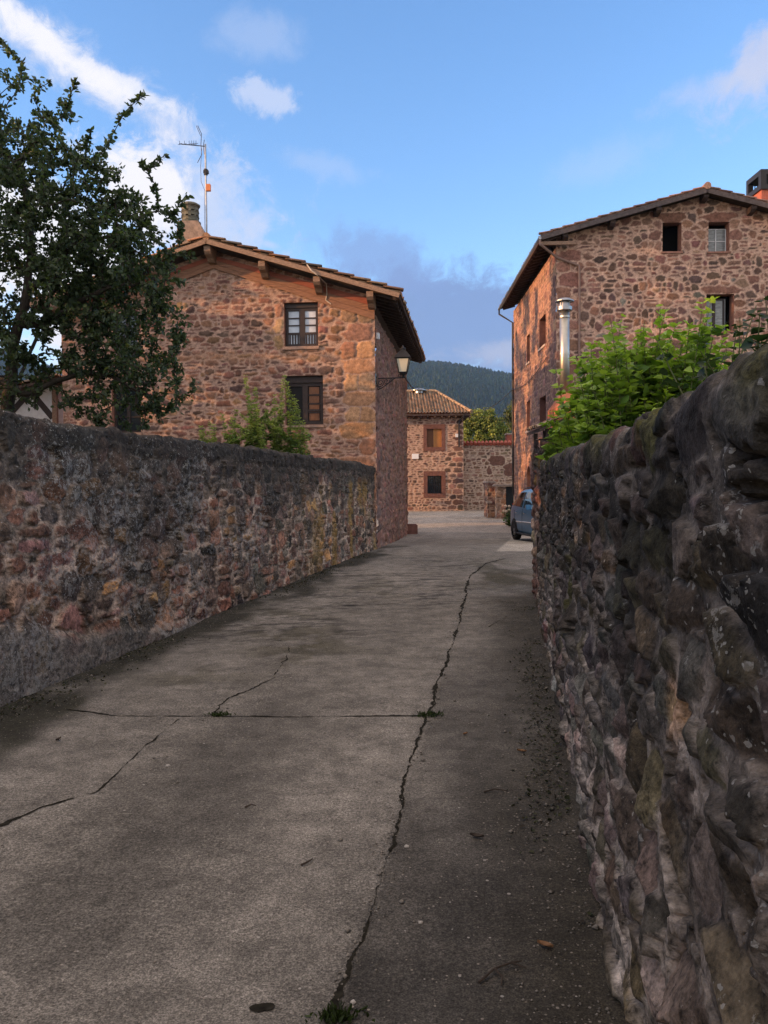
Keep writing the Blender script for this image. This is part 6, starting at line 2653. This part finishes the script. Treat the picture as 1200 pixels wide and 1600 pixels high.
# ------------------------------------------------------------------ litter on the lane
def litter():
    rng = np.random.default_rng(81)

    def twig(label, pts):
        m = MB()
        for p in pts:
            m.tube([(x, y, float(lane_z(x, y)) + .007 + z) for x, y, z in p], [.005] + [.004] * (len(p) - 2) + [.002], 5)
        o = m.build('fallen_twig', M['twig'])
        tag(o, label, 'twig', 'twigs lying on the lane')
    twig('forked dry twig lying on the dark slab near the camera', [[(.30, 2.64, 0), (.36, 2.70, .01), (.42, 2.73, .012), (.47, 2.71, .004)], [(.36, 2.70, .01), (.38, 2.66, .006), (.37, 2.62, 0)], [(.42, 2.73, .012), (.46, 2.75, .006)]])
    twig('straight thin twig on the dark slab beyond the dark stone chip', [[(.52, 4.30, 0), (.58, 4.32, .008), (.65, 4.31, 0)]])
    twig('short twig in the middle of the pale slab', [[(-.72, 4.12, 0), (-.69, 4.14, .006), (-.665, 4.135, 0)]])
    twig('thin curved twig on the pale slab left of the crack', [[(-.37, 3.48, 0), (-.34, 3.50, .006), (-.325, 3.54, 0)]])
    leaf = [('curled brown leaf lying near the foot of the right wall', .83, 4.95, .03), ('dark shrivelled leaf on the pale slab near the left edge of view', -2.12, 5.25, .028),
            ('flat dry leaf at the foot of the right wall near the camera', .56, 2.85, .03), ('small dry leaf beside the long crack', .52, 5.3, .022), ('dark leaf on the damp slab halfway to the wall', .42, 3.75, .035)]
    for lab, x, y, s in leaf:
        a = rng.uniform(0, 6.28)
        m = MB()
        z = float(lane_z(x, y))
        pts = []
        for k in range(9):
            f = k / 8
            wv = math.sin(math.pi * f) * .45
            zz = z + .006 + .6 * s * (f - .5) ** 2
            for sd in (-1, 0, 1):
                lx, ly = (f - .5) * 2 * s, sd * wv * s
                pts.append((x + lx * math.cos(a) - ly * math.sin(a), y + lx * math.sin(a) + ly * math.cos(a), zz + abs(sd) * .010))
        m.poly(pts, [(k * 3 + j, k * 3 + j + 1, k * 3 + j + 4, k * 3 + j + 3) for k in range(8) for j in range(2)])
        o = m.build('dead_leaf', M['dead_leaf'] if 'brown' in lab or 'dry' in lab else M['twig'])
        tag(o, lab, 'leaf', 'leaves lying on the lane')

    def stone(label, x, y, r, mat):
        import bmesh
        bm = bmesh.new()
        bmesh.ops.create_icosphere(bm, subdivisions=2, radius=r)
        for v in bm.verts:
            v.co *= rng.uniform(.8, 1.15)
            v.co.z *= .6
            v.co += Vector((x, y, float(lane_z(x, y)) + r * .35))
        me = bpy.data.meshes.new('pebble')
        bm.to_mesh(me)
        bm.free()
        me.materials.append(mat)
        tag(link('pebble', me), label, 'pebble', 'pebbles on the lane')
    stone('white pebble alone on the dark damp slab', .125, 3.02, .010, M['pebble'])
    stone('pale pebble beside the crack in the lane', .09, 3.66, .012, M['pebble'])
    stone('pale pebble lying on the cross joint side of the lane', -1.28, 4.75, .014, M['pebble'])
    stone('small pale pebble at the near end of the crack', -.11, 2.55, .009, M['pebble'])

    # low dark moss in the damp strips beside both walls
    n = 5200
    rg = np.random.default_rng(99)
    yy = 3.0 + rg.random(n) ** 1.3 * 16
    lf = rg.random(n) < .62
    xx = np.where(lf, lw_x(yy) + .03 + np.abs(rg.normal(0, .17, n)), rw_x(np.minimum(yy, 10.8)) - .03 - np.abs(rg.normal(0, .12, n)))
    kp = fbm(xx * 1.7, yy * 1.2, 97, 3) > .46
    kp &= lf | (yy < 10.8)
    xx, yy = xx[kp], yy[kp]
    n = len(xx)
    P = np.stack([xx, yy, lane_z(xx, yy) + .004], -1)
    o = leaf_mesh('lane_moss', P, rg.normal(0, 1, (n, 3)) * np.array([1, 1, .25]) + np.array([0, 0, .35]), rg.normal(0, .4, (n, 3)) + np.array([0, 0, 1.0]), rg.uniform(.010, .032, n), rg.uniform(.008, .022, n),
                  leaf_cols(n, rg, [(.022, .026, .010), (.032, .036, .012), (.05, .05, .016), (.03, .022, .014)], [3, 3, 1, 2]), M['leaf_far'], None)
    o['kind'] = 'stuff'

    def weed(label, x, y, r, n, seed):
        rg = np.random.default_rng(seed)
        t = thing('weed_tuft', label, 'weed', (x, y, float(lane_z(x, y))), 'weeds growing in the joints')
        P = np.array([(x + rg.normal(0, r), y + rg.normal(0, r * .5), float(lane_z(x, y)) + .006) for _ in range(n)])
        D = rg.normal(0, .6, (n, 3)) + np.array([0, 0, .7])
        cols = leaf_cols(n, rg, [(.028, .045, .012), (.04, .06, .018), (.02, .03, .01)], [2, 1, 1])
        leaf_mesh('foliage', P, D, rg.normal(size=(n, 3)), rg.uniform(.015, .04, n), rg.uniform(.006, .012, n), cols, M['leaf'], t)
    # grit gathered along the feet of the walls
    n = 3400
    yy = 1.7 + (rng.random(n) ** 1.6) * 12
    k = rng.random(n)
    off = np.abs(rng.normal(0, .16, n)) + .02
    xx = np.where(k < .45, rw_x(yy) - off, np.where(k < .75, lw_x(yy) + off + .02, rng.uniform(-2.5, 1.0, n) + .16 * yy))
    cr_ = rng.random(n) < .16
    cp = np.array(CRACK)
    xx = np.where(cr_, np.interp(yy, cp[:, 1], cp[:, 0]) + rng.normal(0, .035, n), xx)
    g_ = (xx < rw_x(yy) - .02) & (xx > lw_x(yy) + .02)
    xx, yy = xx[g_], yy[g_]
    n = len(xx)
    rr = rng.uniform(.0022, .0075, n) * (1 + 1.2 * (rng.random(n) < .06))
    ph = np.array([[1, 0, 0], [0, 1, 0], [-1, 0, 0], [0, -1, 0], [0, 0, .7], [0, 0, -.6]])
    V = np.stack([xx, yy, lane_z(xx, yy) + rr * .4], -1)[:, None] + ph[None] * rr[:, None, None] * rng.uniform(.7, 1.3, (n, 6, 1))
    tri = np.array([[0, 1, 4], [1, 2, 4], [2, 3, 4], [3, 0, 4], [1, 0, 5], [2, 1, 5], [3, 2, 5], [0, 3, 5]])
    F = (np.arange(n) * 6)[:, None, None] + tri[None]
    o = link('grit', np_mesh('grit', V.reshape(-1, 3), F.reshape(-1, 3), M['grit']))
    o['kind'] = 'stuff'
    weed('small green weed where the long crack meets the cross joint', .30, 5.74, .05, 160, 91)
    weed('weed tuft in the near end of the crack', -.16, 2.47, .035, 160, 92)
    weed('weed in the cross joint at the left side crack', -1.19, 5.78, .04, 110, 93)
    # worn hole in the concrete
    m = MB()
    pts = []
    for k in range(18):
        a = 2 * math.pi * k / 18
        r = .026 * (1 + .25 * math.sin(2 * a + 1) + rng.uniform(-.08, .08))
        x, y = -.396 + r * 1.3 * math.cos(a), 2.526 + r * math.sin(a)
        pts.append((x, y, float(lane_z(x, y)) + .004))
    m.poly(pts, [tuple(range(18))])
    m.build('pothole', M['crack'], ROAD)


litter()
